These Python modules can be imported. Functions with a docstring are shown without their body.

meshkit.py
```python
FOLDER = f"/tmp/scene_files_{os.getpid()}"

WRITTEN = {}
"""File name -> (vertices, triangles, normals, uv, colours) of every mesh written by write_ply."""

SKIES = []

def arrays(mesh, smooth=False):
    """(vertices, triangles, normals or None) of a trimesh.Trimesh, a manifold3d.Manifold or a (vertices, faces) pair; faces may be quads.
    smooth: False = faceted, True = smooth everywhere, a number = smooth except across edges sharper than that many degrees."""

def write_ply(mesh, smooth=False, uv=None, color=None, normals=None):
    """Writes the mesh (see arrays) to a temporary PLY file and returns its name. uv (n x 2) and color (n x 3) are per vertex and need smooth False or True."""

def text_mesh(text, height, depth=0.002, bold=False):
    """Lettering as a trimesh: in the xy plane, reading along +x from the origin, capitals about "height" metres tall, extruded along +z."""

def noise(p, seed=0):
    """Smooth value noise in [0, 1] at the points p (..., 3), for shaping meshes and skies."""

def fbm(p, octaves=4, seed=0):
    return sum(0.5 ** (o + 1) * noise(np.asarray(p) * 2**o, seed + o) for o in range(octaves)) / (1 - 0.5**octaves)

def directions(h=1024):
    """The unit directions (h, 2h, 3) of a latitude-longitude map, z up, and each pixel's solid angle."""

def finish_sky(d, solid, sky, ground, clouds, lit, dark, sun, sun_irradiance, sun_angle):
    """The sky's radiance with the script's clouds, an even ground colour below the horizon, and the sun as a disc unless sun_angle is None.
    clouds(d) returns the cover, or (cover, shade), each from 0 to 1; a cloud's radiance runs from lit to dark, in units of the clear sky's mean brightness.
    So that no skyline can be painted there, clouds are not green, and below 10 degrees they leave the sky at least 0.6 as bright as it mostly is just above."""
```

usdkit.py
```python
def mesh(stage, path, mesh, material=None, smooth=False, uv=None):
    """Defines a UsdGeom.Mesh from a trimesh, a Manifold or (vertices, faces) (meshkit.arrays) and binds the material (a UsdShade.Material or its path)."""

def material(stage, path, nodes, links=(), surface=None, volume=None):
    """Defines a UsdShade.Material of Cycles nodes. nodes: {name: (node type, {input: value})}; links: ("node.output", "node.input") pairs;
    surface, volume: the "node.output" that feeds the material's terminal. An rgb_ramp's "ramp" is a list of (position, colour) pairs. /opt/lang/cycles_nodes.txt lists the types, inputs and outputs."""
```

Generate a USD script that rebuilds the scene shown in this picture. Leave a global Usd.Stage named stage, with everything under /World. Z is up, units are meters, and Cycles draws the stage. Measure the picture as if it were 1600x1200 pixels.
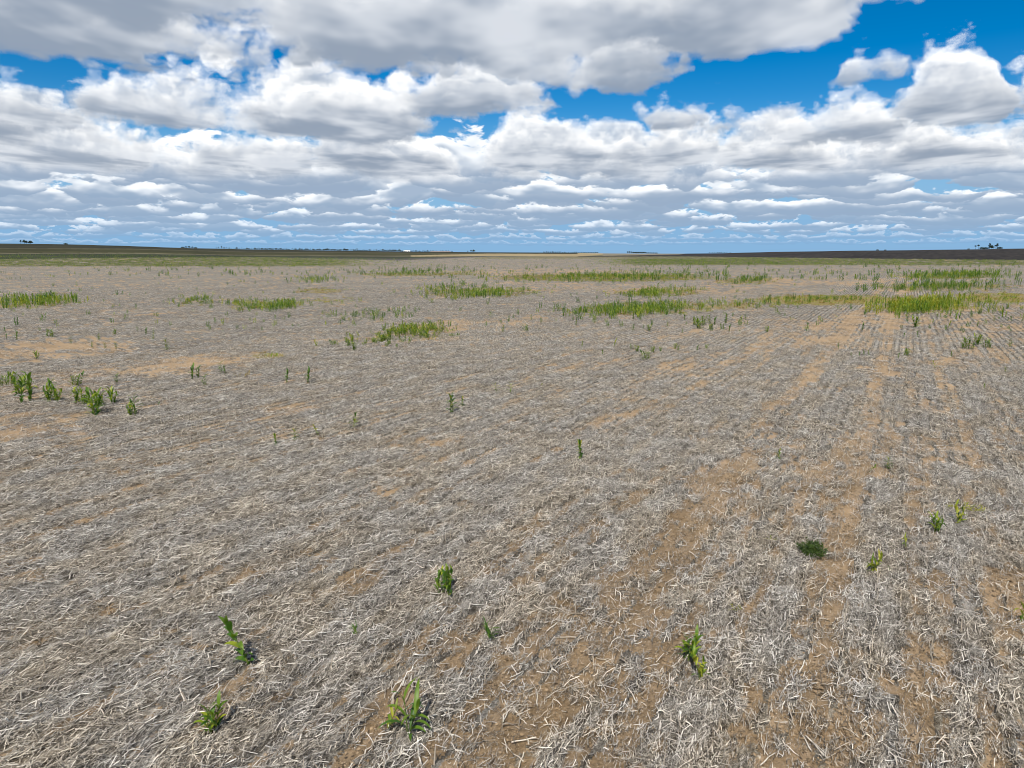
import math, random
import numpy as np, trimesh, usdkit, meshkit
from pxr import Usd, UsdGeom, UsdLux, UsdShade, Sdf, Gf, Vt

stage = Usd.Stage.CreateInMemory()
UsdGeom.SetStageUpAxis(stage, "Z")
UsdGeom.SetStageMetersPerUnit(stage, 1.0)
WORLD = UsdGeom.Xform.Define(stage, "/World")
stage.SetDefaultPrim(WORLD.GetPrim())
UsdGeom.Scope.Define(stage, "/World/Looks")
rng = np.random.default_rng(7)

# ------------------------------------------------------------------ camera
CAM_H, PITCH, FPX = 8.0, math.radians(10.35), 1111.0        # height, tilt below level, focal length in pixels of a 1600 wide picture
cam = UsdGeom.Camera.Define(stage, "/World/camera")
cam.AddTranslateOp().Set(Gf.Vec3d(0, 0, CAM_H))
cam.AddRotateXOp().Set(90 - math.degrees(PITCH))
cam.CreateHorizontalApertureAttr(36.0)
cam.CreateVerticalApertureAttr(27.0)
cam.CreateFocalLengthAttr(36.0 * FPX / 1600)
cam.CreateClippingRangeAttr(Gf.Vec2f(0.5, 60000))
cam.CreateExposureAttr(0.14)

# ------------------------------------------------------------------ sun and sky
SUN_EL, SUN_AZ = math.radians(50), math.radians(192)         # azimuth from +y towards +x: behind the camera, a little to its left
SUN = np.array([math.cos(SUN_EL) * math.sin(SUN_AZ), math.cos(SUN_EL) * math.cos(SUN_AZ), math.sin(SUN_EL)])
sun = UsdLux.DistantLight.Define(stage, "/World/sun")
sun.CreateIntensityAttr(1.25)
sun.CreateAngleAttr(0.53)
sun.CreateNormalizeAttr(True)
sun.CreateColorAttr(Gf.Vec3f(1.0, 0.95, 0.87))
sun.AddRotateZOp().Set(-math.degrees(SUN_AZ))                # rotate x by (elevation - 90): light along -z comes from the sun
sun.AddRotateXOp().Set(-(90 - math.degrees(SUN_EL)))


class Graph:
    """Collects Cycles nodes; every method returns an output name."""

    def __init__(self):
        self.n, self.l = {}, []

    def node(self, kind, out, **ins):
        name = f"n{len(self.n)}"
        vals = {}
        for k, v in ins.items():
            if isinstance(v, str) and "." in v and v.split(".")[0] in self.n:
                self.l.append((v, f"{name}.{k}"))
            else:
                vals[k] = v
        self.n[name] = (kind, vals)
        return f"{name}.{out}"

    def m(self, op, a, b=0.0, c=0.0, clamp=False):
        return self.node("math", "value", math_type=op, value1=a, value2=b, value3=c, use_clamp=clamp)

    def add(self, a, b): return self.m("add", a, b)
    def sub(self, a, b): return self.m("subtract", a, b)
    def mul(self, a, b): return self.m("multiply", a, b)
    def mad(self, a, b, c): return self.m("multiply_add", a, b, c)

    def step(self, x, lo, hi, a=0.0, b=1.0):
        return self.node("map_range", "result", range_type="smoothstep", value=x, from_min=lo, from_max=hi, to_min=a, to_max=b, clamp=True)

    def lin(self, x, lo, hi, a=0.0, b=1.0):
        return self.node("map_range", "result", range_type="linear", value=x, from_min=lo, from_max=hi, to_min=a, to_max=b, clamp=True)

    def noise(self, vec, scale=1.0, detail=3.0, rough=0.5, **k):
        return self.node("noise_texture", "fac", vector=vec, scale=scale, detail=detail, roughness=rough, **k)

    def mix(self, f, a, b, kind="mix"):
        return self.node("mix", "color", mix_type=kind, fac=f, color1=a, color2=b)

    def vadd(self, a, b): return self.node("vector_math", "vector", math_type="add", vector1=a, vector2=b)
    def vscale(self, a, s): return self.node("vector_math", "vector", math_type="scale", vector1=a, scale=s)
    def vmul(self, a, b): return self.node("vector_math", "vector", math_type="multiply", vector1=a, vector2=b)
    def xyz(self, x, y, z): return self.node("combine_xyz", "vector", x=x, y=y, z=z)


SKY_STRENGTH, SKY_V, SKY_SAT = 0.08, 1.15, 1.55
HAZE = (2.6, 5.1, 8.2)
AIR = 0.35
LIT, SHADOW, BASE, BASE2 = (15.0, 14.8, 14.4), (4.9, 5.7, 6.9), (3.1, 3.8, 4.9), (8.6, 9.0, 9.6)
NS, THICK, SCALE, DETAIL, ROUGH, LOFF, PROF, SOFT, OPAC = 11, 0.52, 0.9, 3.0, 0.5, 0.085, 0.24, 0.03, 0.82
PSC, PDET, BAMP, SH0, SH1, BASEH, BASEF, PEXP = 4.2, 4.0, 0.6, -0.05, 0.10, 0.36, 0.9, 1.2
SHIFT = (3.1, 1.7, 0.0)
CLEAR_W = (0.0, 0.07, 0.10, 0.125, 0.16, 0.40, 0.56)
CLEAR_V = (0.045, 0.035, 0.012, -0.012, -0.12, -0.12, -0.06)
CLOUDS = [      # left, right, near edge, far edge of the base, cover, tilt
    (195, 730, 175, 226, 0.15, 0), (690, 880, 145, 195, 0.12, 0), (-150, 215, 215, 260, 0.12, 0),
    (750, 1010, 240, 266, 0.19, 0), (1010, 1250, 190, 226, 0.11, 0), (1390, 1580, 190, 224, 0.14, 0), (1290, 1450, 150, 175, 0.07, 10),
    (1150, 1310, 255, 282, 0.18, 0), (540, 700, 255, 285, 0.16, 0), (30, 230, 270, 300, 0.15, 0), (1300, 1640, 262, 290, 0.14, 0), (250, 540, 262, 292, 0.12, 0),
    (1570, 1800, 190, 230, 0.1, 0), (1020, 1140, 240, 262, 0.12, 0),
]
BANK, BANK_X, BANK_Y = 0.15, (-600, 0, 210, 420, 640, 760, 860, 1000, 1100, 1200, 1400, 1600, 1800), (140, 132, 138, 150, 126, 112, 140, 150, 122, 98, 66, 40, 10)
HOLES = [(275, 0, 24, 10, 0.08), (560, 0, 40, 10, 0.14), (690, 100, 40, 10, 0.14)]
GROW = 0.04
ROWS = (72.0, 48.0, 34.0, 27.5, 23.0, 19.5, 16.5, 14.0, 12.0, 10.3, 9.0)
RPROF, RCOV, RBASE = 0.50, 0.112, (3.9, 4.8, 6.2)
def el_of(y): return math.atan((600 - y) / FPX) - PITCH


def az_of(x, y):
    v = (600 - y)
    return math.atan2(x - 800, FPX * math.cos(PITCH) + v * math.sin(PITCH))


W0, W1, A1 = 0.02, 0.56, 0.80           # range of tan(elevation) of a cloud's base, and of azimuth, that the cloud map covers


def cloud_map():
    """Cover of the cloud layer over (tan of elevation at the height of the bases, azimuth), as a short sum of products."""
    w, a = np.linspace(W0, W1, 256), np.linspace(-A1, A1, 256)
    ww, aa = np.meshgrid(w, a, indexing="ij")
    bg = np.interp(w, CLEAR_W, CLEAR_V)
    M = np.zeros((256, 256)) + bg[:, None]
    for x0, x1, yf, yb, amp, tilt in CLOUDS:               # left, right, near and far edge of the base, as they appear; tilt: rise of the right end
        xm = (x0 + x1) / 2
        a0, a1 = az_of(x0, (yf + yb) / 2), az_of(x1, (yf + yb) / 2)
        wf, wb = math.tan(el_of(yf)), math.tan(el_of(yb))
        sl = tilt / FPX / max(a1 - a0, 1e-6)
        ac, ar, wc, wr = (a0 + a1) / 2, (a1 - a0) / 2 * 1.12, (wf + wb) / 2, (wf - wb) / 2 * 1.12
        d = (np.abs((aa - ac) / ar) ** 2.6 + np.abs((ww - sl * (aa - ac) - wc) / wr) ** 2.6) ** (1 / 2.6)
        k = np.clip((1.25 - d) / 0.75, 0, 1)
        M = np.maximum(M, bg[:, None] + (amp - bg[:, None]) * k * k * (3 - 2 * k)) if amp > 0 else np.minimum(M, M + amp * k * k * (3 - 2 * k))
    xs = np.interp(aa, [az_of(x, 120) for x in BANK_X], BANK_X)          # the long bank overhead ends along a slanting far edge
    edge = np.tan(np.arctan((600 - np.interp(xs, BANK_X, BANK_Y)) / FPX) - PITCH)
    k = np.clip((ww - edge) / 0.03 + 0.55, 0, 1) * np.clip((0.52 - ww) / 0.10, 0, 1)      # it is broken up again farther overhead
    M = np.maximum(M, bg[:, None] + (BANK - bg[:, None]) * k * k * (3 - 2 * k))
    for x, y, rx, ry, amp in HOLES:
        w0, wr = math.tan(el_of(y)), (math.tan(el_of(y - ry)) - math.tan(el_of(y + ry))) / 2
        d = np.sqrt(((aa - az_of(x, y)) / (rx / FPX)) ** 2 + ((ww - w0) / wr) ** 2)
        k = np.clip(1.5 - d, 0, 1)
        M = M - amp * k * k * (3 - 2 * k)
    u, s, vt = np.linalg.svd(M, full_matrices=False)
    R = 12
    err = np.abs((u[:, :R] * s[:R]) @ vt[:R] - M)
    print("cloud map error", err.max(), err.mean())
    return u[:, :R] * s[:R], vt[:R].T


def build_sky():
    g = Graph()
    pos = g.node("geometry", "position")
    sep = g.node("separate_xyz", "x", vector=pos).split(".")[0]
    dx, dy, dz = sep + ".x", sep + ".y", sep + ".z"
    az = g.m("arctan2", dx, dy)
    zc = g.m("maximum", dz, 0.004)
    tanel = g.m("divide", zc, g.m("sqrt", g.m("maximum", g.sub(1.0, g.mul(zc, zc)), 1e-6)))
    sky0 = g.node("sky_texture", "color", sky_type="single_scattering", sun_disc=False, sun_elevation=SUN_EL, sun_rotation=SUN_AZ,
                  altitude=900.0, air_density=1.0, aerosol_density=0.25, ozone_density=3.0)
    blue = g.node("hsv", "color", hue=0.5, saturation=SKY_SAT, value=SKY_V, color=sky0)
    blue = g.mix(g.step(dz, 0.20, 0.03, 0.0, 0.95), blue, HAZE)

    wobn = g.node("noise_texture", "color", vector=g.xyz(az, g.mul(dz, 1.6), 0.0), scale=8.0, detail=3.0, roughness=0.55)
    ws = g.node("separate_color", "r", color=wobn).split(".")[0]
    azw = g.mad(g.sub(ws + ".r", 0.5), 0.16, az)
    stretch = g.mad(g.sub(ws + ".g", 0.5), 0.30, 1.0)
    tw = g.mul(tanel, stretch)
    U, V = cloud_map()
    NR = U.shape[1] // 3
    ts = np.linspace(0, 1, 256)
    fa = g.lin(azw, -A1, A1)
    acol = [g.node("rgb_ramp", "color", fac=fa, ramp=[(t, c) for t, c in zip(ts, V[:, 3 * r:3 * r + 3])]) for r in range(NR)]
    ramps = [[(t, c) for t, c in zip(ts, U[:, 3 * r:3 * r + 3])] for r in range(NR)]

    def cover(w):
        f, out = g.lin(w, W0, W1), None
        for r in range(NR):
            c = g.node("vector_math", "value", math_type="dot_product", vector1=g.node("rgb_ramp", "color", fac=f, ramp=ramps[r]), vector2=acol[r])
            out = c if out is None else g.add(out, c)
        return out

    jit = g.sub(g.node("white_noise_texture", "value", dimensions="3D", vector=g.vscale(pos, 7919.0)), 0.5)
    per = g.vscale(pos, g.m("divide", 1.0, zc))    # the ray at the height of the cloud bases (height 1)
    far = g.m("divide", 1.0, tw)
    grow = g.m("divide", 1.0, g.mad(g.m("maximum", g.sub(far, 7.0), 0.0), GROW, 1.0))      # far clouds run together into broader ones

    bamp = g.lin(far, 6.0, 22.0, BAMP, 0.3 * BAMP)

    def cloudiness(p, less=0.0):
        low = g.noise(p, scale=SCALE, detail=DETAIL - less, rough=ROUGH)
        puff = g.m("absolute", g.sub(g.noise(p, scale=SCALE * PSC, detail=PDET - 1.5 * less, rough=0.55), 0.5))
        return g.mad(puff, bamp, low)

    nearby = g.step(far, 8.0, 11.5, OPAC, 0.0)
    bq = g.vadd(g.vscale(per, 1.02), SHIFT)
    bn = g.noise(g.vmul(bq, (1.0, 0.6, 1.0)), scale=1.5, detail=3.0, rough=0.5)
    base = g.mix(g.step(bn, 0.40, 0.66), BASE, BASE2)       # undersides: darker where the cloud above is deep
    col, T = blue, THICK
    # far off, ranks of small flat based cumulus one behind the other
    for k, Rk in enumerate(ROWS):
        wave = g.noise(g.xyz(g.mul(az, 2.2 * Rk ** 0.5), 7.3 * k, 0.5), scale=1.0, detail=2.0, rough=0.5)
        Rv = g.mul(g.mad(g.sub(wave, 0.5), 0.55, 1.0), Rk)
        v = g.sub(g.mul(tanel, Rv), 1.0)                      # height over the base, in heights of the base
        u = g.mul(az, Rk)
        n = g.noise(g.xyz(g.mul(u, 0.85), g.mul(v, 2.0), 3.1 * k), scale=1.0, detail=5.0, rough=0.57)
        n2 = g.noise(g.xyz(g.mul(u, 0.85), g.mad(v, 2.0, 0.16), 3.1 * k + 0.06), scale=1.0, detail=3.0, rough=0.56)
        body = g.sub(n, g.mad(g.m("power", g.m("maximum", v, 0.0), 1.1), RPROF, 0.5 - RCOV))
        under = g.m("power", g.m("divide", g.m("maximum", g.mul(v, -1.0), 0.0), 0.16), 1.6)
        dn = g.sub(body, g.mul(under, 0.16))
        dens = g.m("multiply", g.step(dn, 0.0, 0.045), 0.96)
        lit = g.mix(g.step(g.sub(n2, g.mad(g.m("maximum", v, 0.0), RPROF, 0.5 - RCOV)), 0.0, 0.22), LIT, SHADOW)
        lit = g.mix(g.step(g.mad(g.sub(n, 0.5), 0.30, v), -0.06, 0.11), RBASE, lit)
        lit = g.mix(min(0.75, Rk / 75.0), lit, HAZE)
        col = g.mix(dens, col, lit)
    for i in reversed(range(NS)):
        t = ((i + 0.5) / NS) ** 1.25
        z = g.mad(jit, T * 1.25 * t ** 0.2 / NS, 1.0 + t * T)
        q = g.vadd(g.vscale(per, g.mul(z, grow)), SHIFT)
        R = g.mul(far, z)
        cov = cover(g.m("divide", 1.0, R))
        cov2 = cover(g.m("divide", 1.0, g.m("maximum", g.sub(R, LOFF * math.cos(SUN_EL) * 1.5), 0.5)))
        off = 0.5 + 0.08 * BAMP
        prof = PROF * t ** PEXP + 0.10 * max(0.0, 0.10 - t) / 0.10
        dn = g.sub(g.add(cloudiness(q), cov), off + prof)       # > 0 inside
        dens = g.m("multiply", g.step(dn, 0.0, SOFT), nearby)
        dl = g.sub(g.add(cloudiness(g.vadd(q, tuple(SUN * LOFF)), 1.0), cov2), off + PROF * (t + LOFF * SUN[2] / T) ** PEXP)
        lit = g.mix(g.lin(dl, SH0, SH1), LIT, SHADOW)           # the cloud lies thick towards the sun
        if t < BASEH:
            lit = g.mix((1.0 - t / BASEH) * BASEF, lit, base)
        col = g.mix(dens, col, lit)
    # aerial perspective
    air = g.step(g.m("divide", 1.0, g.m("maximum", dz, 0.001)), 5.0, 60.0, 0.0, AIR)
    col = g.mix(air, col, HAZE)
    below = g.step(dz, -0.004, 0.0)
    col = g.mix(below, (0.9, 0.8, 0.65), col)
    bg = g.node("background_shader", "background", color=col, strength=SKY_STRENGTH)
    mat = usdkit.material(stage, "/World/Looks/sky_air", g.n, g.l, surface=bg)
    dome = UsdLux.DomeLight.Define(stage, "/World/sky")
    UsdShade.MaterialBindingAPI.Apply(dome.GetPrim()).Bind(mat)
    dome.GetPrim().SetCustomDataByKey("kind", "structure")
    return dome
build_sky()

# ------------------------------------------------------------------ helpers
USED = {}


def numbered(parent, name):
    n = USED[(parent, name)] = USED.get((parent, name), -1) + 1
    return f"{parent}/{name}" + (f"_{n:03d}" if n else "")


def tag(prim, label=None, category=None, group=None, kind=None):
    for k, v in (("label", label), ("category", category), ("group", group), ("kind", kind)):
        if v:
            prim.SetCustomDataByKey(k, v)


def shape(path, mesh, mat, smooth=False):
    tone = mesh[2] if isinstance(mesh, tuple) and len(mesh) == 3 else None
    m = usdkit.mesh(stage, path, mesh[:2] if tone is not None else mesh, mat, smooth=bool(smooth) if tone is not None else smooth)
    if tone is not None:
        primvar(m, "tone", np.repeat(tone[:, None], 3, 1))
    return m


def part(parent, name, mesh, mat, smooth=False):
    return shape(numbered(parent, name), mesh, mat, smooth)


def primvar(mesh, name, values, kind=Sdf.ValueTypeNames.Float3Array):
    UsdGeom.PrimvarsAPI(mesh).CreatePrimvar(name, kind, "vertex").Set(Vt.Vec3fArray.FromNumpy(np.asarray(values, np.float32)))


def place(xf, loc, rz=0.0, s=1.0, lean=(0.0, 0.0)):
    xf.AddTranslateOp().Set(Gf.Vec3d(*map(float, loc)))
    xf.AddRotateXYZOp().Set(Gf.Vec3f(float(lean[0]), float(lean[1]), float(math.degrees(rz))))
    xf.AddScaleOp().Set(Gf.Vec3f(float(s)))


def copy_of(kind_path, name, loc, rz, s, label, category, group=None, lean=(0, 0)):
    x = UsdGeom.Xform.Define(stage, numbered("/World", name))
    place(x, loc, rz, s, lean)
    p = x.GetPrim()
    p.GetReferences().AddInternalReference(kind_path)
    p.SetInstanceable(True)
    tag(p, label, category, group)
    return p


def scatter(path, protos, pos, rz, scale, index, tilt=None):
    """A PointInstancer whose prototypes are [(name, mesh, material, smooth)]."""
    pi = UsdGeom.PointInstancer.Define(stage, path)
    targets = []
    for name, mesh, mat, smooth in protos:
        targets.append(shape(f"{path}/kinds/{name}", mesh, mat, smooth).GetPath())
    pi.CreatePrototypesRel().SetTargets(targets)
    n = len(pos)
    pi.CreateProtoIndicesAttr(Vt.IntArray.FromNumpy(np.asarray(index, np.int32)))
    pi.CreatePositionsAttr(Vt.Vec3fArray.FromNumpy(np.asarray(pos, np.float32)))
    half = np.asarray(rz) / 2
    q = np.zeros((n, 4))
    q[:, 0], q[:, 3] = np.cos(half), np.sin(half)
    if tilt is not None:                      # q = qz * qx
        c, s = np.cos(np.asarray(tilt) / 2), np.sin(np.asarray(tilt) / 2)
        q = np.stack([q[:, 0] * c, q[:, 0] * s, q[:, 3] * s, q[:, 3] * c], 1)
    pi.CreateOrientationsAttr(Vt.QuathArray([Gf.Quath(float(a), float(b), float(c_), float(d)) for a, b, c_, d in q]))
    s = np.repeat(np.asarray(scale, np.float32)[:, None], 3, 1) if np.ndim(scale) == 1 else np.asarray(scale, np.float32)
    pi.CreateScalesAttr(Vt.Vec3fArray.FromNumpy(s))
    return pi.GetPrim()


TONE = np.random.default_rng(99)


class MB:
    """Collects triangles."""

    def __init__(self):
        self.v, self.f, self.t, self.k = [], [], [], 0

    def put(self, v, f, tone=None):
        """One piece; tone is a random number that the materials use to tell pieces apart."""
        self.v.append(np.asarray(v, float)); self.f.append(np.asarray(f, int) + self.k); self.k += len(v)
        self.t.append(np.full(len(v), TONE.random() if tone is None else tone))

    def mesh(self):
        return np.vstack(self.v), np.vstack(self.f), np.concatenate(self.t)

    def tube(self, pts, rad, sides=5, cap=True, tone=None):
        p = np.asarray(pts, float)
        rad = np.broadcast_to(rad, (len(p),))
        t = np.gradient(p, axis=0); t /= np.linalg.norm(t, axis=1, keepdims=True) + 1e-9
        a = np.cross(t, np.where(np.abs(t[:, 2:]) < 0.9, [0, 0, 1.0], [1.0, 0, 0])); a /= np.linalg.norm(a, axis=1, keepdims=True) + 1e-9
        b = np.cross(t, a)
        an = np.arange(sides) * 2 * np.pi / sides
        v = (p[:, None] + rad[:, None, None] * (np.cos(an)[None, :, None] * a[:, None] + np.sin(an)[None, :, None] * b[:, None])).reshape(-1, 3)
        f = []
        for i in range(len(p) - 1):
            for j in range(sides):
                k, l = i * sides + j, i * sides + (j + 1) % sides
                f += [(k, l, l + sides), (k, l + sides, k + sides)]
        if cap:
            e = (len(p) - 1) * sides
            f += [(e, e + j, e + j + 1) for j in range(1, sides - 1)]
        self.put(v, f, tone)

    def ribbon(self, pts, side, width, fold=0.0):
        """A strip along pts; side: unit vectors across it; fold lowers the middle."""
        p, s = np.asarray(pts, float), np.asarray(side, float)
        w = np.asarray(width, float)[:, None]
        n = len(p)
        if fold:
            up = np.array([0, 0, 1.0])
            v = np.stack([p - s * w / 2 + up * w * fold, p, p + s * w / 2 + up * w * fold], 1).reshape(-1, 3)
            f = []
            for i in range(n - 1):
                for j in range(2):
                    k = i * 3 + j
                    f += [(k, k + 1, k + 4), (k, k + 4, k + 3)]
        else:
            v = np.stack([p - s * w / 2, p + s * w / 2], 1).reshape(-1, 3)
            f = []
            for i in range(n - 1):
                k = i * 2
                f += [(k, k + 1, k + 3), (k, k + 3, k + 2)]
        self.put(v, f)


def ray(x, y):
    u, v = np.asarray(x, float) - 800, 600 - np.asarray(y, float)
    return np.stack([u, FPX * math.cos(PITCH) + v * math.sin(PITCH), v * math.cos(PITCH) - FPX * math.sin(PITCH)], -1)


def at(x, y):
    """The point of the level field that the photograph shows at pixel (x, y)."""
    d = ray(x, y)
    return d[..., :2] * (-CAM_H / d[..., 2])[..., None]


def project(x, y, z):
    f = y * math.cos(PITCH) - (z - CAM_H) * math.sin(PITCH)
    up = y * math.sin(PITCH) + (z - CAM_H) * math.cos(PITCH)
    f = np.where(f > 0.1, f, np.nan)
    return 800 + FPX * x / f, 600 - FPX * up / f


ROW = math.radians(28.8)                          # the direction of the maize rows, from +y towards +x
ROW_GAP = 0.54
SR, CR = math.sin(ROW), math.cos(ROW)


def rows(x, y): return x * SR + y * CR, x * CR - y * SR          # along, across
def unrow(s, t): return s * SR + t * CR, s * CR - t * SR


# ------------------------------------------------------------------ terrain
KX = [-2000, -600, 0, 100, 200, 280, 400, 560, 700, 850, 960, 1060, 1130, 1200, 1330, 1450, 1520, 1600, 2200, 3400]
KSKY = [380, 380, 381, 382, 384.6, 387.5, 390, 392, 393.8, 394.6, 396.0, 396.4, 395.6, 393.8, 391.8, 390.6, 389.6, 388.4, 388, 390]
DX, DR = [-600, 0, 300, 450, 700, 1000, 1150, 1300, 1600, 2200], [1500, 1500, 1600, 2400, 3000, 3400, 2200, 1400, 1200, 1200]
SX, SD = [-600, 0, 300, 450, 700, 1000, 1200, 1600, 2200], [430, 430, 480, 650, 800, 900, 700, 560, 560]


def smooth(t):
    t = np.clip(t, 0, 1)
    return t * t * (3 - 2 * t)


def skyline(px):
    d = ray(px, np.interp(px, KX, KSKY))
    return d[..., 2] / np.hypot(d[..., 0], d[..., 1])


def height(x, y):
    x, y = np.asarray(x, float), np.asarray(y, float)
    r, a = np.hypot(x, y), np.arctan2(x, y)
    px = 800 + 1129.0 * np.tan(np.clip(a, -1.25, 1.25))
    R, r0 = np.interp(px, DX, DR), np.interp(px, SX, SD)
    top = (CAM_H + R * skyline(np.clip(px, -2000, 3400))) * np.where(np.abs(a) > 1.25, np.clip(2.0 - np.abs(a), 0, 1), 1)
    z = top * smooth((r - r0) / (R - r0)) - np.clip((r - R) * 0.004, 0, 30)
    p = np.stack([x / 70.0, y / 70.0, 0 * x], -1)
    return z + (meshkit.fbm(p, 3, 5) - 0.5) * 0.9 * smooth((r - 60) / 150) * (1 - smooth((r - 400) / 300))


def fb(u, v, octaves=4, seed=0):
    return meshkit.fbm(np.stack([u, v, 0.37 + 0 * u], -1), octaves, seed)


def blob(px, py, x, y, rx, ry, tilt=0.0):
    """1 inside the soft ellipse that the photograph shows round (x, y), measured on the ground."""
    c, s = math.cos(math.radians(tilt)), math.sin(math.radians(tilt))
    u, v = (px - x) * c - (py - y) * s, (px - x) * s + (py - y) * c
    return smooth((1.35 - np.sqrt((u / rx) ** 2 + (v / ry) ** 2)) / 0.7)


TRACKS = [(1200, 660, 1.1, 0.75), (1382, 540, 0.75, 0.5), (1330, 700, 0.6, 0.35), (1290, 1000, 0.5, 0.5), (1560, 900, 1.0, 0.3), (1000, 900, 0.9, 0.25), (1440, 1150, .5, .3)]
SOIL = [
    (60, 665, 90, 22, 0, 0.35), (110, 548, 120, 12, 0, 0.3), (30, 560, 60, 10, 0, 0.35), (330, 560, 110, 10, 3, 0.25), (150, 735, 90, 12, 5, 0.2), (300, 740, 60, 10, 8, 0.25), (560, 600, 120, 14, 8, 0.12), (1450, 700, 130, 40, 0, 0.2), (1130, 560, 140, 14, 10, 0.2), (640, 520, 100, 12, 8, 0.25), (1540, 560, 80, 20, 0, 0.3), (420, 470, 120, 6, 0, 0.15), (850, 425, 160, 5, 0, 0.25), (1250, 440, 160, 6, 0, 0.25),  # x, y, rx, ry, tilt, amount : where bare earth shows through
    (1560, 930, 110, 40, -5, 0.5), (1220, 740, 130, 40, 20, 0.30), (850, 1060, 330, 110, 12, 0.24), (980, 940, 190, 60, 20, 0.20), (600, 880, 260, 40, 12, 0.12),
    (1500, 1080, 170, 110, 0, 0.2), (1290, 1160, 120, 90, 60, 0.25), (660, 692, 110, 14, 8, 0.35), (660, 715, 60, 8, 5, 0.25), (455, 640, 45, 8, 6, 0.4),
    (40, 690, 90, 20, 0, 0.3), (250, 575, 130, 14, 4, 0.32), (90, 535, 130, 12, 0, 0.25), (750, 505, 140, 10, 5, 0.3), (700, 530, 120, 12, 5, 0.18),
    (1050, 610, 130, 40, 15, 0.18), (860, 575, 70, 10, 0, 0.25), (1290, 520, 150, 20, 10, 0.25), (1560, 500, 90, 25, 0, 0.3), (60, 600, 90, 25, 0, 0.25),
    (310, 1005, 36, 18, -15, 0.5), (30, 880, 60, 14, -5, 0.3), (120, 920, 70, 12, -15, 0.22), (1200, 505, 220, 14, 5, 0.15), (880, 450, 180, 9, 0, .25), (1150, 455, 180, 7, 0, .2),
]
WEED = [
    (755, 458, 85, 7, 0.6, 0.8), (940, 434, 170, 6, 0.7, 0.8), (1030, 458, 70, 6, 0.6, 0.8), (995, 484, 105, 9, 0.6, 0.6), (1495, 430, 80, 6, 0.6, 0.8), (1470, 449, 110, 6, 0.5, 0.8), (1165, 440, 50, 5, 0.5, 0.8), (430, 478, 50, 6, 0.5, 0.8), (1180, 410, 170, 5, 0.6, 0.8), (650, 428, 100, 4, 0.45, 0.8), (60, 472, 70, 8, 0.5, 0.6), (650, 517, 55, 8, 0.45, 0.7),  # x, y, rx, ry, amount, where low yellow weeds tint the ground
    (1290, 469, 115, 8, 1.0), (1130, 478, 90, 6, 0.6), (1560, 466, 70, 8, 0.9), (1440, 476, 85, 13, 0.8), (990, 484, 100, 9, 0.5), (45, 473, 80, 9, 0.45), (500, 455, 40, 4, 0.6),
    (420, 556, 28, 5, 0.8), (1515, 795, 42, 10, 0.6), (640, 525, 75, 8, 0.45), (300, 476, 25, 4, 0.5), (750, 455, 80, 6, 0.4), (970, 433, 140, 6, 0.5), (390, 478, 40, 6, .4),
    (1470, 430, 80, 5, 0.5), (380, 580, 50, 10, 0.25), (1040, 455, 70, 6, 0.35), (1400, 470, 50, 6, .5), (520, 470, 40, 5, .4),
]


BARE0 = 0.545


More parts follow.
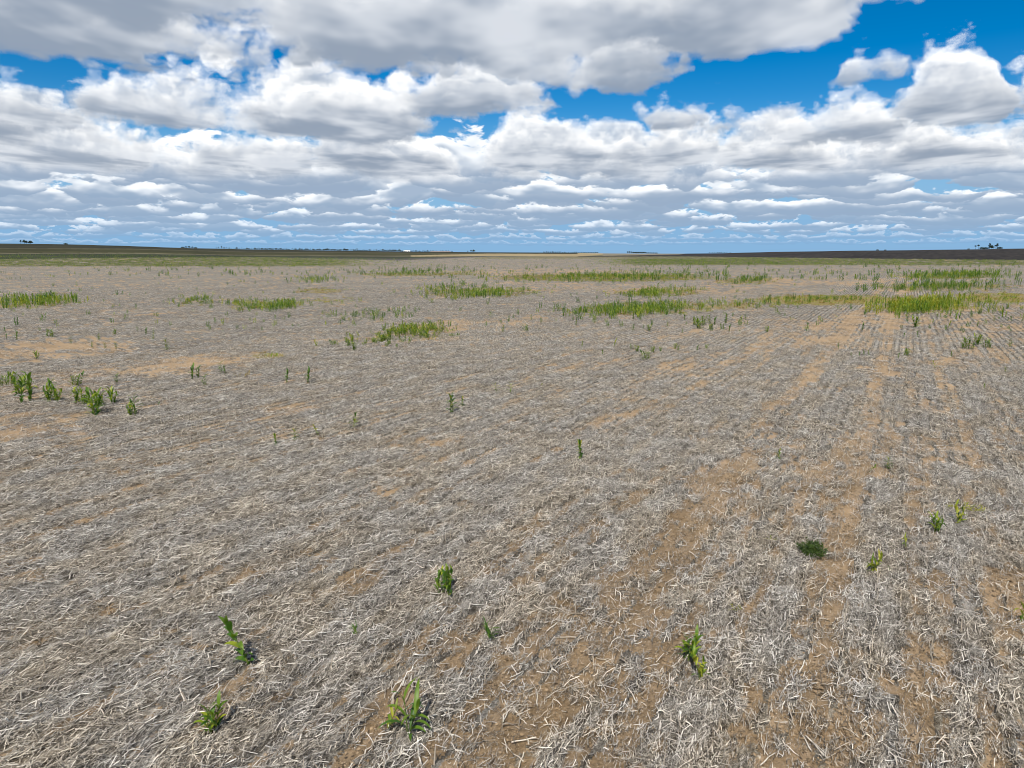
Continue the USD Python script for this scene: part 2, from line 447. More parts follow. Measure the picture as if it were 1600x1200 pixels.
def ground_masks(x, y, z):
    px, py = project(x, y, z)
    px, py = np.nan_to_num(px, nan=-9e3), np.nan_to_num(py, nan=9e3)
    s, t = rows(x, y)
    r = np.hypot(x, y)
    tw = t + 0.10 * (fb(s * 0.05, t * 0.02, 2, 77) - 0.5)                 # the rows wander a little
    strip = fb(s * 0.16, np.floor(tw / ROW_GAP) * 5.3, 3, 17)                # every gap between two rows has its own cover
    n = 0.5 + 0.30 * (fb(s * 0.45, t * 1.6, 4, 11) - 0.5) + 0.55 * (fb(s * 1.5, t * 3.4, 3, 21) - 0.5) + 0.74 * (strip - 0.5)
    wide = fb(s * 0.05, t * 0.11, 3, 31)
    lift = (wide - 0.5) * 0.30
    for k in SOIL:
        lift = lift + k[5] * (0.28 if k[1] > 720 else 0.42) * blob(px, py, *k[:5])
    for tx, ty, w, a in TRACKS:
        t0 = rows(*at(tx, ty))[1] + 0.25 * (fb(s * 0.08, 0 * s + 3.1, 2, 5) - 0.5)
        d = np.abs(t - t0)
        lift = lift + a * 0.21 * smooth((w - d) / (0.8 * w)) * (1 - smooth((s - 170) / 80))
    mod = smooth((fb(s * 0.03, t * 0.06, 2, 61) - 0.35) / 0.3)
    n = n - (0.35 + 0.65 * mod) * 0.07 * np.cos(2 * np.pi * tw / ROW_GAP) + 0.30 * (fb(s * 3.0, t * 6.5, 2, 71) - 0.5) * (1 - smooth((r - 60) / 60))
    bare = smooth((n + lift - BARE0) / 0.09)
    weed, green = np.zeros_like(n), np.zeros_like(n)
    wn = fb(x * 0.25, y * 0.25, 4, 44)
    for k in WEED:
        m = k[4] * blob(px, py, *k[:4]) * smooth((wn - (0.10 if k[4] >= 0.8 else 0.24)) / 0.2)
        weed = np.maximum(weed, m)
        green = np.maximum(green, m * (k[5] if len(k) > 5 else 0))
    band = smooth((wn - 0.34) / 0.16) * smooth((418 - py + 6 * (wn - 0.5)) / 4) * (1 - smooth((px - 430) / 260)) * smooth((r - 200) / 60)
    band2 = 0.85 * smooth((417 - py) / 5) * smooth((px - 900) / 120) * smooth((wn - 0.33) / 0.15)
    band3 = 0.55 * smooth((406 - py) / 3) * smooth((px - 700) / 60) * (1 - smooth((px - 960) / 80))
    weed = np.maximum(weed, np.maximum(np.maximum(band * smooth((wn - 0.2) / .3), band2), band3))
    return bare, weed, np.clip(np.maximum(green, np.maximum(band, np.maximum(band2, band3))) * 1.4, 0, 1)


az = np.radians(np.concatenate([np.linspace(-180, -46, 40)[:-1], np.linspace(-46, 46, 560), np.linspace(46, 180, 40)[1:-1]]))
rr = np.concatenate([[0.3, 2, 4, 6], np.geomspace(7.5, 60, 330), np.geomspace(60, 400, 130)[1:], np.geomspace(400, 6000, 230)[1:], np.geomspace(6000, 40000, 12)[1:]])
AA, RR = np.meshgrid(az, rr, indexing="ij")
GX, GY = RR * np.sin(AA), RR * np.cos(AA)
GZ = height(GX, GY)
bare, weed, wide = ground_masks(GX, GY, GZ)
s_, t_ = rows(GX, GY)
ridge = 0.5 + 0.5 * np.cos(2 * np.pi * t_ / ROW_GAP)
near = (1 - smooth((RR - 45) / 40))
GZm = GZ + near * (0.035 * (ridge - 0.5) + 0.09 * (fb(s_ * 1.2, t_ * 2.0, 4, 3) - 0.5) - 0.02 * bare)
PXg, PYg = project(GX, GY, GZ)
na, nr = AA.shape
I, J = np.meshgrid(np.arange(na), np.arange(nr - 1), indexing="ij")
I2 = (I + 1) % na
quads = np.stack([I * nr + J, I * nr + J + 1, I2 * nr + J + 1, I2 * nr + J], -1)      # (na, nr-1, 4)
VV = np.stack([GX, GY, GZm], -1).reshape(-1, 3)
MASK = np.stack([bare, weed, wide], -1).reshape(-1, 3)

# the far fields, by where their boundaries run
BX = [-900, 0, 200, 400, 620, 760, 900, 1060, 1200, 1400, 1600, 2600]


def line(px, ys): return np.interp(px, BX, ys)


fx, fy, fr = (0.5 * (a_[:, :-1] + a_[:, 1:]) for a_ in (PXg, PYg, RR))
fx, fy = np.nan_to_num(fx, nan=-9e3), np.nan_to_num(fy, nan=9e3)
kind = np.zeros(fx.shape, int)                  # 0 stubble
front = (fr > 240) & (np.abs(0.5 * (AA[:, :-1] + AA[:, 1:])) < 1.2)
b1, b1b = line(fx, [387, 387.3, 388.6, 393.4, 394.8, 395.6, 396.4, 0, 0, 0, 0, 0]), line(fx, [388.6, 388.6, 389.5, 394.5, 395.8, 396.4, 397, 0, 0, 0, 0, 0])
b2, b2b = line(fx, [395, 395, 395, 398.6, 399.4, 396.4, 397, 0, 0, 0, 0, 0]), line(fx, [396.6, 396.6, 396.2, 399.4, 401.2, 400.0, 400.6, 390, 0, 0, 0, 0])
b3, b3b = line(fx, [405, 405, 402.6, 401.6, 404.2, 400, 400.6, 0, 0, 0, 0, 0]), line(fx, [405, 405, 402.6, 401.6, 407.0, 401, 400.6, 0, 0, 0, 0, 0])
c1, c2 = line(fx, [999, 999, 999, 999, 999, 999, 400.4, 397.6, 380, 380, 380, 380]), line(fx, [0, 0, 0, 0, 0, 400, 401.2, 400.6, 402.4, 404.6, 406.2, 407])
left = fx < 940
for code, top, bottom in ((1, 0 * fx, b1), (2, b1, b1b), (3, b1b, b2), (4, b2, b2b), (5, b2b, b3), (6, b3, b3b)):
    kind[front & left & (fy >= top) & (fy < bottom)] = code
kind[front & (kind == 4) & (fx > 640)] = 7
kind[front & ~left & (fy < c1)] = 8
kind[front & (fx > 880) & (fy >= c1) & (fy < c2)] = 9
kind[(fr > 6000)] = 8
kind[(fr > 700) & ~front] = 3


PXV, PYV = np.nan_to_num(PXg, nan=-9e3), np.nan_to_num(PYg, nan=9e3)
damp = smooth((PYV - 600 - 180 * (fb(s_ * 0.08, t_ * 0.12, 3, 92) - 0.5)) / 380) * (0.30 + 0.58 * np.exp(-((PXV - 800) / 520) ** 2)) * smooth((fb(s_ * 0.25, t_ * 0.4, 3, 91) - 0.2) / 0.3)
DRY = np.repeat(1 - damp.reshape(-1, 1), 3, 1)                  # the earth in the middle front is damper and darker


def sheet(name, code, mat):
    q = quads[kind == code]
    if not len(q):
        return
    ids, f = np.unique(q, return_inverse=True)
    f = f.reshape(-1, 4)
    m = usdkit.mesh(stage, f"/World/{name}", (VV[ids], f[:, ::-1]), mat, smooth=True)
    primvar(m, "mask", MASK[ids])
    primvar(m, "dry", DRY[ids])
    tag(m.GetPrim(), kind="structure")


def field_mat(name, stops, scale=(0.02, 0.2), rough=1.0, big=0.01):
    g = Graph()
    p = g.node("geometry", "position")
    rot = g.node("vector_rotate", "vector", rotate_type="z_axis", vector=p, angle=ROW)
    n = g.noise(g.vmul(rot, (scale[1], scale[0], 0.1)), 1.0, 4.0, 0.6)
    n2 = g.noise(p, big, 3.0, 0.5)
    c = g.node("rgb_ramp", "color", fac=g.mad(g.sub(n2, 0.5), 0.8, n), ramp=stops)
    sh = g.node("principled_bsdf", "BSDF", base_color=c, roughness=rough, specular_ior_level=0.1)
    return usdkit.material(stage, f"/World/Looks/{name}", g.n, g.l, surface=sh)


def stubble_mat():
    g = Graph()
    p = g.node("geometry", "position")
    mk = g.node("attribute", "color", attribute="mask")
    sp = g.node("separate_color", "r", color=mk).split(".")[0]
    bare_, weed_, wide_ = sp + ".r", sp + ".g", sp + ".b"
    rot = g.node("vector_rotate", "vector", rotate_type="z_axis", vector=p, angle=ROW)      # x across, y along the rows
    fine = g.noise(p, 26.0, 4.0, 0.65)
    straw1 = g.noise(g.vmul(rot, (38.0, 5.0, 8.0)), 1.0, 2.0, 0.6)
    straw2 = g.noise(g.vmul(g.node("vector_rotate", "vector", rotate_type="z_axis", vector=p, angle=-0.4), (6.0, 40.0, 8.0)), 1.0, 2.0, 0.6)
    straw = g.m("maximum", straw1, straw2)
    mid = g.noise(g.vmul(rot, (1.5, 0.55, 1.0)), 1.0, 4.0, 0.6)
    speck = g.noise(g.vmul(rot, (4.5, 2.4, 1.0)), 1.0, 3.0, 0.7)
    row = g.node("wave_texture", "fac", vector=g.vscale(rot, 2 * math.pi / ROW_GAP / 20.0), wave_type="bands", bands_direction="x", profile="sine", scale=1.0, distortion=0.35, detail=2.0, detail_scale=2.0, detail_roughness=0.5)
    # dry leaves and stalks
    f = g.mad(g.sub(straw, 0.55), 1.0, g.mad(g.sub(speck, 0.5), 1.35, g.mad(g.sub(fine, 0.5), 0.9, 0.5)))
    f = g.mad(g.sub(row, 0.5), 0.38, f)
    lit = g.node("rgb_ramp", "color", fac=f, ramp=LITTER_RAMP)
    tan = g.step(g.noise(g.vmul(rot, (0.9, 0.32, 0.3)), 1.0, 4.0, 0.6), 0.42, 0.60, 0.0, 0.75)
    lit = g.mix(tan, lit, g.mix(1.0, lit, (1.03, 0.93, 0.77), kind="multiply"))
    blot = g.noise(g.vmul(rot, (0.12, 0.03, 0.1)), 1.0, 5.0, 0.65)
    lit = g.mix(g.step(blot, 0.40, 0.62), lit, g.mix(1.0, lit, (0.80, 0.80, 0.82), kind="multiply"))
    # bare earth
    sf = g.mad(g.sub(g.noise(p, 9.0, 5.0, 0.65), 0.5), 1.1, g.mad(g.sub(mid, 0.5), 0.9, 0.5))
    soil = g.node("rgb_ramp", "color", fac=sf, ramp=SOIL_RAMP)
    dry = g.node("separate_color", "r", color=g.node("attribute", "color", attribute="dry"))
    pale = g.mul(dry, g.step(g.noise(p, 0.35, 4.0, 0.6), 0.30, 0.58, 0.35, 1.0))
    soil = g.mix(g.mul(pale, 0.9), soil, g.mix(0.5, g.mix(1.0, soil, (1.8, 1.6, 1.4), kind="multiply"), (0.42, 0.325, 0.205)))
    edge = g.mad(g.sub(straw, 0.5), -1.1, g.mad(g.sub(speck, 0.5), -0.9, bare_))
    c = g.mix(g.step(edge, 0.34, 0.74, 0.0, 0.84), lit, soil)
    wf = g.mad(g.sub(speck, 0.5), 0.8, g.mad(g.sub(fine, 0.5), 0.5, 0.5))
    wc = g.mix(wide_, g.node("rgb_ramp", "color", fac=wf, ramp=WEED_RAMP), g.node("rgb_ramp", "color", fac=wf, ramp=GREEN_RAMP))
    c = g.mix(g.step(g.mad(g.sub(speck, 0.5), 0.7, weed_), 0.25, 0.75, 0.0, 0.85), c, wc)
    h = g.mad(straw, 0.6, g.mad(fine, 0.5, g.mul(speck, 1.2)))
    bm = g.node("bump", "normal", height=h, strength=0.75, distance=0.05)
    sh = g.node("principled_bsdf", "BSDF", base_color=c, roughness=0.95, specular_ior_level=0.12, normal=bm)
    return usdkit.material(stage, "/World/Looks/stubble_ground", g.n, g.l, surface=sh)


LITTER_RAMP = [(0.0, (0.030, 0.025, 0.019)), (0.26, (0.084, 0.073, 0.057)), (0.5, (0.205, 0.190, 0.158)), (0.74, (0.37, 0.34, 0.29)), (1.0, (0.60, 0.56, 0.49))]
SOIL_RAMP = [(0.0, (0.068, 0.043, 0.021)), (0.35, (0.155, 0.102, 0.052)), (0.62, (0.25, 0.17, 0.092)), (1.0, (0.39, 0.285, 0.17))]
GREEN_RAMP = [(0.0, (0.018, 0.024, 0.008)), (0.42, (0.058, 0.066, 0.018)), (0.7, (0.14, 0.135, 0.045)), (1.0, (0.28, 0.25, 0.12))]
WEED_RAMP = [(0.0, (0.06, 0.055, 0.018)), (0.4, (0.19, 0.15, 0.045)), (0.7, (0.30, 0.235, 0.07)), (1.0, (0.36, 0.31, 0.13))]

sheet("stubble_field", 0, stubble_mat())
dark = field_mat("cloud_shade_hill_colour", [(0.3, (0.020, 0.021, 0.012)), (0.5, (0.030, 0.030, 0.017)), (0.7, (0.044, 0.040, 0.022))])  # cloud shadow on the left hill, painted in as a dark field colour
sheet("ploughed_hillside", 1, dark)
sheet("grass_strip", 2, field_mat("pale_grass", [(0.3, (0.06, 0.055, 0.032)), (0.7, (0.10, 0.09, 0.052))]))
sheet("olive_crop_field", 3, field_mat("olive_crop", [(0.3, (0.028, 0.027, 0.012)), (0.5, (0.046, 0.045, 0.018)), (0.7, (0.068, 0.064, 0.026))]))
sheet("dry_grass_strip", 4, field_mat("dry_grass", [(0.3, (0.08, 0.07, 0.042)), (0.7, (0.15, 0.13, 0.08))]))
sheet("dark_crop_field", 5, field_mat("cloud_shade_green_colour", [(0.3, (0.026, 0.030, 0.018)), (0.5, (0.038, 0.044, 0.024)), (0.7, (0.060, 0.066, 0.03))]))  # green field darkened in its colour to stand for cloud shadow
sheet("damp_soil_strip", 6, field_mat("cloud_shade_grey_colour", [(0.3, (0.06, 0.054, 0.047)), (0.7, (0.105, 0.095, 0.082))]))  # strip of cloud shadow painted as dark grey ground
sheet("wheat_field", 7, field_mat("ripe_wheat", [(0.3, (0.24, 0.18, 0.095)), (0.5, (0.31, 0.24, 0.13)), (0.7, (0.38, 0.30, 0.17))]))
sheet("pale_far_field", 8, field_mat("pale_stubble", [(0.3, (0.16, 0.14, 0.095)), (0.7, (0.24, 0.21, 0.15))]))
sheet("ploughed_field", 9, field_mat("cloud_shade_brown_colour", [(0.3, (0.020, 0.017, 0.015)), (0.5, (0.030, 0.026, 0.023)), (0.7, (0.043, 0.036, 0.030))]))  # cloud shadow over the right skyline, put into the field's colour


def ground_z(x, y):
    """The surface of the stubble field, relief included."""
    x, y = np.asarray(x, float), np.asarray(y, float)
    s, t = rows(x, y)
    r = np.hypot(x, y)
    n = 1 - smooth((r - 45) / 40)
    return height(x, y) + n * (0.035 * (0.5 * np.cos(2 * np.pi * t / ROW_GAP)) + 0.09 * (fb(s * 1.2, t * 2.0, 4, 3) - 0.5))


# ------------------------------------------------------------------ dry litter and stubble
def straw_mat(name, stops, trans=0.0):
    g = Graph()
    rnd = g.node("separate_color", "r", color=g.node("attribute", "color", attribute="tone"))
    p = g.node("geometry", "position")
    n = g.noise(p, 0.8, 3.0, 0.6)
    n2 = g.noise(p, 40.0, 2.0, 0.5)
    f = g.mad(g.sub(n, 0.5), 0.5, g.mad(g.sub(n2, 0.5), 0.35, rnd))
    c = g.node("rgb_ramp", "color", fac=f, ramp=stops)
    tan = g.step(g.noise(g.vmul(g.node("vector_rotate", "vector", rotate_type="z_axis", vector=p, angle=ROW), (0.9, 0.32, 0.3)), 1.0, 4.0, 0.6), 0.42, 0.60, 0.0, 0.5)
    c = g.mix(tan, c, g.mix(1.0, c, (1.03, 0.93, 0.77), kind="multiply"))
    sh = g.node("principled_bsdf", "BSDF", base_color=c, roughness=0.75, specular_ior_level=0.25)
    return usdkit.material(stage, f"/World/Looks/{name}", g.n, g.l, surface=sh)


M_LITTER = straw_mat("dry_maize_leaf", [(0.0, (0.030, 0.026, 0.022)), (0.32, (0.095, 0.082, 0.068)), (0.62, (0.31, 0.282, 0.236)), (0.87, (0.54, 0.50, 0.44)), (1.0, (0.80, 0.765, 0.69))])
M_STALK = straw_mat("dry_maize_stalk", [(0.0, (0.22, 0.185, 0.14)), (0.4, (0.42, 0.37, 0.30)), (0.8, (0.58, 0.53, 0.45)), (1.0, (0.70, 0.65, 0.56))])


def lying(mb, R, kind, along, half, big=1.0):
    """One piece of litter lying near the origin; along: how strongly it follows the rows (local +y)."""
    x, y = R.uniform(-half, half, 2)
    a = R.normal(math.pi / 2, 0.32) if R.random() < along else R.uniform(0, math.pi)
    if R.random() < 0.5:
        a += math.pi
    z0 = 0.004 + 0.085 * R.random() ** 1.6
    d = np.array([math.cos(a), math.sin(a), 0.0])
    side = np.array([-d[1], d[0], 0.0])
    if kind == "chaff":
        L, w, roll = R.uniform(0.02, 0.07) * big, R.uniform(0.006, 0.016) * big, R.normal(0, 0.45)
        c, sd = np.array([x, y, z0]), side * math.cos(roll) + np.array([0, 0, math.sin(roll)])
        e = d * L / 2 + [0, 0, R.uniform(-0.02, 0.02)]
        mb.put([c - e - sd * w * 0.35, c - e * 0.2 - sd * w / 2, c + e, c - e * 0.1 + sd * w / 2], [(0, 1, 2), (0, 2, 3)])
    elif kind == "leaf":
        L, w = R.uniform(0.05, 0.22) * big, R.uniform(0.005, 0.014) * big
        k = R.normal(0, 0.11)
        u = np.linspace(-0.5, 0.5, 4)
        pts = np.array([x, y, z0]) + u[:, None] * L * d + (u ** 2)[:, None] * L * k * side
        pts[:, 2] += R.uniform(-0.010, 0.014) * np.sin(u * 5 + R.uniform(0, 6)) + np.maximum(0, u * R.uniform(-0.1, 0.16))
        roll = R.normal(0, 0.5)
        sd = side * math.cos(roll) + np.array([0, 0, math.sin(roll)])
        mb.ribbon(pts, np.repeat(sd[None], 4, 0), w * np.array([0.55, 1, 0.9, 0.25]))
    else:
        L, r = R.uniform(0.12, 0.42) * big, R.uniform(0.006, 0.011) * big
        u = np.linspace(-0.5, 0.5, 3)
        bend = R.normal(0, 0.05)
        pts = np.array([x, y, z0 + r]) + u[:, None] * L * d + (np.abs(u) * bend)[:, None] * side
        pts[:, 2] += u * R.uniform(-0.10, 0.14) + 0.025
        mb.tube(pts, r * np.array([1.05, 0.95, 0.85]), 4, tone=R.uniform(0.25, 1.0))


def litter_patch(R, half, leaves, stalks, along, big=1.0):
    mb = MB()
    for _ in range(leaves):
        lying(mb, R, "leaf" if R.random() < 0.5 else "chaff", along, half, big)
    for _ in range(stalks):
        lying(mb, R, "stalk", along + 0.1, half, big)
    return mb.mesh()


def in_view(n, r0, r1, R, margin=0.05):
    a = R.uniform(-0.66 - margin, 0.66 + margin, n)
    r = np.sqrt(R.uniform(r0 ** 2, r1 ** 2, n))
    return r * np.sin(a), r * np.cos(a)


R1 = np.random.default_rng(101)


def litter_field(path, label, protos, count, r0, r1, fade=None, thin=0.93):
    x, y = in_view(count, r0, r1, R1)
    z = ground_z(x, y)
    bare_, weed_, _ = ground_masks(x, y, z)
    keep = (R1.random(len(x)) > bare_ * thin) & (R1.random(len(x)) > weed_ * 0.95)
    if fade:
        keep &= R1.random(len(x)) > smooth((np.hypot(x, y) - fade) / (r1 - fade))
    x, y, z = x[keep], y[keep], z[keep]
    n = len(x)
    tag(scatter(path, protos, np.stack([x, y, z], 1), -ROW + np.where(R1.random(n) < 0.5, math.pi, 0) + R1.normal(0, 0.12, n), R1.uniform(0.8, 1.2, n), R1.integers(0, len(protos), n)), label, "crop residue", kind="stuff")


def patches(n, half, leaves, stalks, big):
    return [(f"patch_{i + 1:03d}", litter_patch(R1, half, leaves, stalks, [0.4, 0.55, 0.75][i % 3], big), M_LITTER, False) for i in range(n)]


litter_field("/World/maize_litter", "grey and straw coloured dry maize leaves and chopped stalks covering the near field", patches(14, 0.21, 96, 8, 0.72), 15000, 8.5, 31)
litter_field("/World/loose_chaff", "thin broken straw lying loosely over the bare brown earth", patches(8, 0.40, 90, 4, 0.6), 5200, 8.5, 45, None, 0.0)
litter_field("/World/middle_maize_litter", "pale dry maize residue lying over the middle of the field", patches(10, 0.34, 165, 10, 0.85), 16500, 30, 66)
litter_field("/World/far_maize_litter", "pale dry maize residue scattered thinly over the farther field", patches(6, 1.2, 380, 10, 1.2), 22000, 64, 240, 90)

def clods(R, half, n):
    mb = MB()
    o = np.array([(1, 0, 0), (-1, 0, 0), (0, 1, 0), (0, -1, 0), (0, 0, 1), (0, 0, -1)], float)
    f = [(0, 2, 4), (2, 1, 4), (1, 3, 4), (3, 0, 4), (2, 0, 5), (1, 2, 5), (3, 1, 5), (0, 3, 5)]
    for _ in range(n):
        r = 0.008 + 0.03 * R.random() ** 3
        mb.put((o + R.normal(0, 0.25, (6, 3))) * r * [1, 1, 0.7] + [*R.uniform(-half, half, 2), r * 0.25], f)
    return mb.mesh()


M_CLOD = straw_mat("soil_clod", [(0.0, (0.11, 0.078, 0.044)), (0.5, (0.23, 0.165, 0.098)), (1.0, (0.36, 0.27, 0.17))])
x, y = in_view(9000, 8.5, 34, R1)
z = ground_z(x, y)
bare_, _, _ = ground_masks(x, y, z)
keep = R1.random(len(x)) < bare_ * (1 - smooth((np.hypot(x, y) - 14) / 20)) * 0.8
x, y, z = x[keep], y[keep], z[keep]
n = len(x)
tag(scatter("/World/soil_clods", [(f"clods_{i + 1:03d}", clods(R1, 0.3, 45), M_CLOD, False) for i in range(6)], np.stack([x, y, z], 1), R1.uniform(0, 6.28, n), R1.uniform(0.8, 1.2, n), R1.integers(0, 6, n)), "crumbs and small clods of brown earth on the bare patches", "soil", kind="stuff")

# standing stumps of the harvested maize, in rows
R2 = np.random.default_rng(202)


def stump_mesh(R, leafy):
    mb = MB()
    h, r = 0.06 + 0.19 * R.random() ** 1.5, R.uniform(0.007, 0.011)
    a, lean = R.uniform(0, 6.28), abs(R.normal(0, 0.38))
    d = np.array([math.cos(a) * math.sin(lean), math.sin(a) * math.sin(lean), math.cos(lean)])
    mb.tube(np.array([-0.03, 0.35, 0.75, 1.0])[:, None] * h * d, r * np.array([1.25, 1.0, 0.95, 0.9]), 5)
    for _ in range(leafy):
        a2 = R.uniform(0, 6.28)
        o = np.array([math.cos(a2), math.sin(a2), 0])
        u = np.linspace(0, 1, 4)
        L = R.uniform(0.1, 0.3)
        pts = d * h * R.uniform(0.3, 0.8) + u[:, None] * L * o + np.stack([0 * u, 0 * u, 0.25 * L * u - 0.9 * L * u * u], 1)
        pts[:, 2] = np.maximum(pts[:, 2], 0.005)
        sd = np.array([-o[1], o[0], 0.3])
        mb.ribbon(pts, np.repeat(sd[None], 4, 0), R.uniform(0.012, 0.025) * np.array([0.9, 1, 0.8, 0.2]))
    return mb.mesh()


tt, ss = np.meshgrid(np.arange(-100, 100) * ROW_GAP + 0.0, np.arange(0, 110, 0.20), indexing="ij")
ss = ss + R2.normal(0, 0.06, ss.shape)
tt = tt + R2.normal(0, 0.022, tt.shape) + 0.10 * (fb(ss * 0.05, tt * 0.02, 2, 77) - 0.5)
x, y = unrow(ss.ravel(), tt.ravel())
r = np.hypot(x, y)
ok = (np.abs(np.arctan2(x, y)) < 0.72) & (r > 8.7) & (r < 85) & (R2.random(len(x)) < np.clip(0.15 + 2.6 * (fb(ss.ravel() * 0.35, np.round(tt.ravel() / ROW_GAP) * 7.3, 2, 88) - 0.33), 0.12, 1.0))
x, y, r = x[ok], y[ok], r[ok]
z = ground_z(x, y)
b_, w_, wd_ = ground_masks(x, y, z)
keep = (R2.random(len(x)) > b_ * 0.5)
x, y, z, r = x[keep], y[keep], z[keep], r[keep]
px, py = project(x, y, z)
order = np.argsort(r)
seen = order[(px[order] > 6) & (px[order] < 1594) & (py[order] < 1194)]
first = seen[:300]
rest = np.setdiff1d(np.arange(len(x)), first)
stump_kinds = []
for i in range(10):
    path = f"/World/stump_kind_{i + 1:03d}"
    stage.CreateClassPrim(path)
    shape(path + "/stalk", stump_mesh(R2, i % 3), M_STALK)
    stump_kinds.append(path)
for i in first:
    copy_of(stump_kinds[R2.integers(0, 10)], "maize_stump", (x[i], y[i], z[i] - 0.005), R2.uniform(0, 6.28), R2.uniform(0.8, 1.2),
            "short pale cut maize stump standing in its row among grey litter at the front", "stump", "cut maize stumps at the front of the field")
protos = [(f"stump_{i + 1:03d}", stump_mesh(R2, i % 3), M_STALK, False) for i in range(10)]
n = len(rest)
tag(scatter("/World/maize_stubble", protos, np.stack([x[rest], y[rest], z[rest] - 0.005], 1), R2.uniform(0, 6.28, n), R2.uniform(0.75, 1.25, n), R2.integers(0, 10, n)),
    "rows of short dry maize stumps running away over the field", "stubble", kind="stuff")

# single long stalks that lie on top of the litter
R3 = np.random.default_rng(303)


def fallen_mesh(R):
    mb = MB()
    L, r, k = R.uniform(0.2, 0.52), R.uniform(0.008, 0.012), R.normal(0, 0.025)
    u = np.linspace(-0.5, 0.5, 6)
    pts = np.stack([k * np.cos(u * 3.0) + R.normal(0, 0.006, 6), u * L, 0.035 + 0.05 * u * R.uniform(-1, 1) + R.normal(0, 0.004, 6)], 1)
    mb.tube(pts, r * np.linspace(1.1, 0.75, 6), 5)
    for c in (0, 3):
        mb.tube([pts[c] - [0, 0.008, 0], pts[c] + [0, 0.008, 0]], r * 1.3, 5)
    if R.random() < 0.6:
        o = np.array([R.uniform(-1, 1), 0.7, 0.0]); o /= np.linalg.norm(o)
        v = np.linspace(0, 1, 4)
        q = pts[3] + v[:, None] * 0.25 * o + np.stack([0 * v, 0 * v, 0.06 * v - 0.09 * v * v], 1)
        mb.ribbon(q, np.repeat(np.array([[-o[1], o[0], 0.3]]), 4, 0), 0.022 * np.array([0.8, 1, 0.8, 0.2]))
    return mb.mesh()


fallen_kinds = []
for i in range(8):
    path = f"/World/fallen_stalk_kind_{i + 1:03d}"
    stage.CreateClassPrim(path)
    shape(path + "/stalk", fallen_mesh(R3), M_STALK, smooth=True)
    fallen_kinds.append(path)
fx_, fy_ = R3.uniform(5, 1595, 220), 1195 - 340 * R3.random(220) ** 1.2
for u, v in zip(fx_, fy_):
    q = at(u, v)
    a = -ROW + R3.normal(0, 0.5) if R3.random() < 0.6 else R3.uniform(0, 6.28)
    copy_of(fallen_kinds[R3.integers(0, 8)], "fallen_stalk", (*q, ground_z(*q) + 0.01), a, R3.uniform(0.7, 1.15),
            "long pale maize stalk lying loose on the grey litter at the front", "stalk", "loose maize stalks lying at the front of the field")
# ------------------------------------------------------------------ green volunteer maize and weeds
def leaf_mat(name, a, b, tip, trans=0.35):
    g = Graph()
    p = g.node("geometry", "position")
    rnd = g.node("separate_color", "r", color=g.node("attribute", "color", attribute="tone"))
    ob = g.node("object_info", "random")
    n = g.noise(p, 7.0, 3.0, 0.6)
    f = g.mad(g.sub(n, 0.5), 0.8, g.mad(g.sub(rnd, 0.5), 0.5, g.mad(g.sub(ob, 0.5), 0.4, 0.5)))
    c = g.node("rgb_ramp", "color", fac=f, ramp=[(0.1, a), (0.5, b), (0.95, tip)])
    s1 = g.node("principled_bsdf", "BSDF", base_color=c, roughness=0.45, specular_ior_level=0.35)
    s2 = g.node("translucent_bsdf", "BSDF", color=g.mix(1.0, c, (1.5, 1.5, 0.6), kind="multiply"))
    sh = g.node("mix_closure", "closure", fac=trans, closure1=s1, closure2=s2)
    return usdkit.material(stage, f"/World/Looks/{name}", g.n, g.l, surface=sh)


M_GREEN = leaf_mat("maize_leaf_green", (0.026, 0.075, 0.010), (0.060, 0.145, 0.016), (0.17, 0.25, 0.026))
M_FRESH = leaf_mat("maize_leaf_fresh", (0.055, 0.12, 0.010), (0.15, 0.235, 0.016), (0.36, 0.37, 0.035))
M_YELLOW = leaf_mat("maize_leaf_yellow", (0.12, 0.17, 0.014), (0.27, 0.285, 0.022), (0.46, 0.42, 0.06))
M_OCHRE = leaf_mat("dry_weed_leaf", (0.16, 0.11, 0.03), (0.30, 0.21, 0.06), (0.42, 0.33, 0.12), 0.2)
M_BUSH = leaf_mat("bush_leaf", (0.030, 0.058, 0.012), (0.066, 0.11, 0.022), (0.17, 0.18, 0.04), 0.25)
M_STEM = leaf_mat("maize_stem", (0.05, 0.085, 0.02), (0.10, 0.14, 0.03), (0.24, 0.22, 0.06), 0.05)
M_DRYSTEM = straw_mat("dry_stem", [(0, (0.2, 0.16, 0.1)), (1, (0.42, 0.35, 0.24))])
GREENS = {"green": M_GREEN, "fresh": M_FRESH, "yellow": M_YELLOW}


def maize_leaf(R, base, azim, L, w, up, droop, segs=7):
    u = np.linspace(0, 1, segs)
    th = up - droop * u ** 1.3
    st = np.stack([np.cos(th) * math.cos(azim), np.cos(th) * math.sin(azim), np.sin(th)], 1) * (L / (segs - 1))
    pts = base + np.vstack([np.zeros(3), np.cumsum(st[:-1], 0)])
    tw = R.normal(0, 0.35) * u
    side = np.stack([-math.sin(azim) * np.cos(tw), math.cos(azim) * np.cos(tw), np.sin(tw)], 1)
    wd = w * np.interp(u, [0, 0.15, 0.45, 0.8, 1], [0.55, 0.9, 1.0, 0.62, 0.03])
    mb = MB()
    mb.ribbon(pts, side, wd, 0.18)
    return mb.mesh()


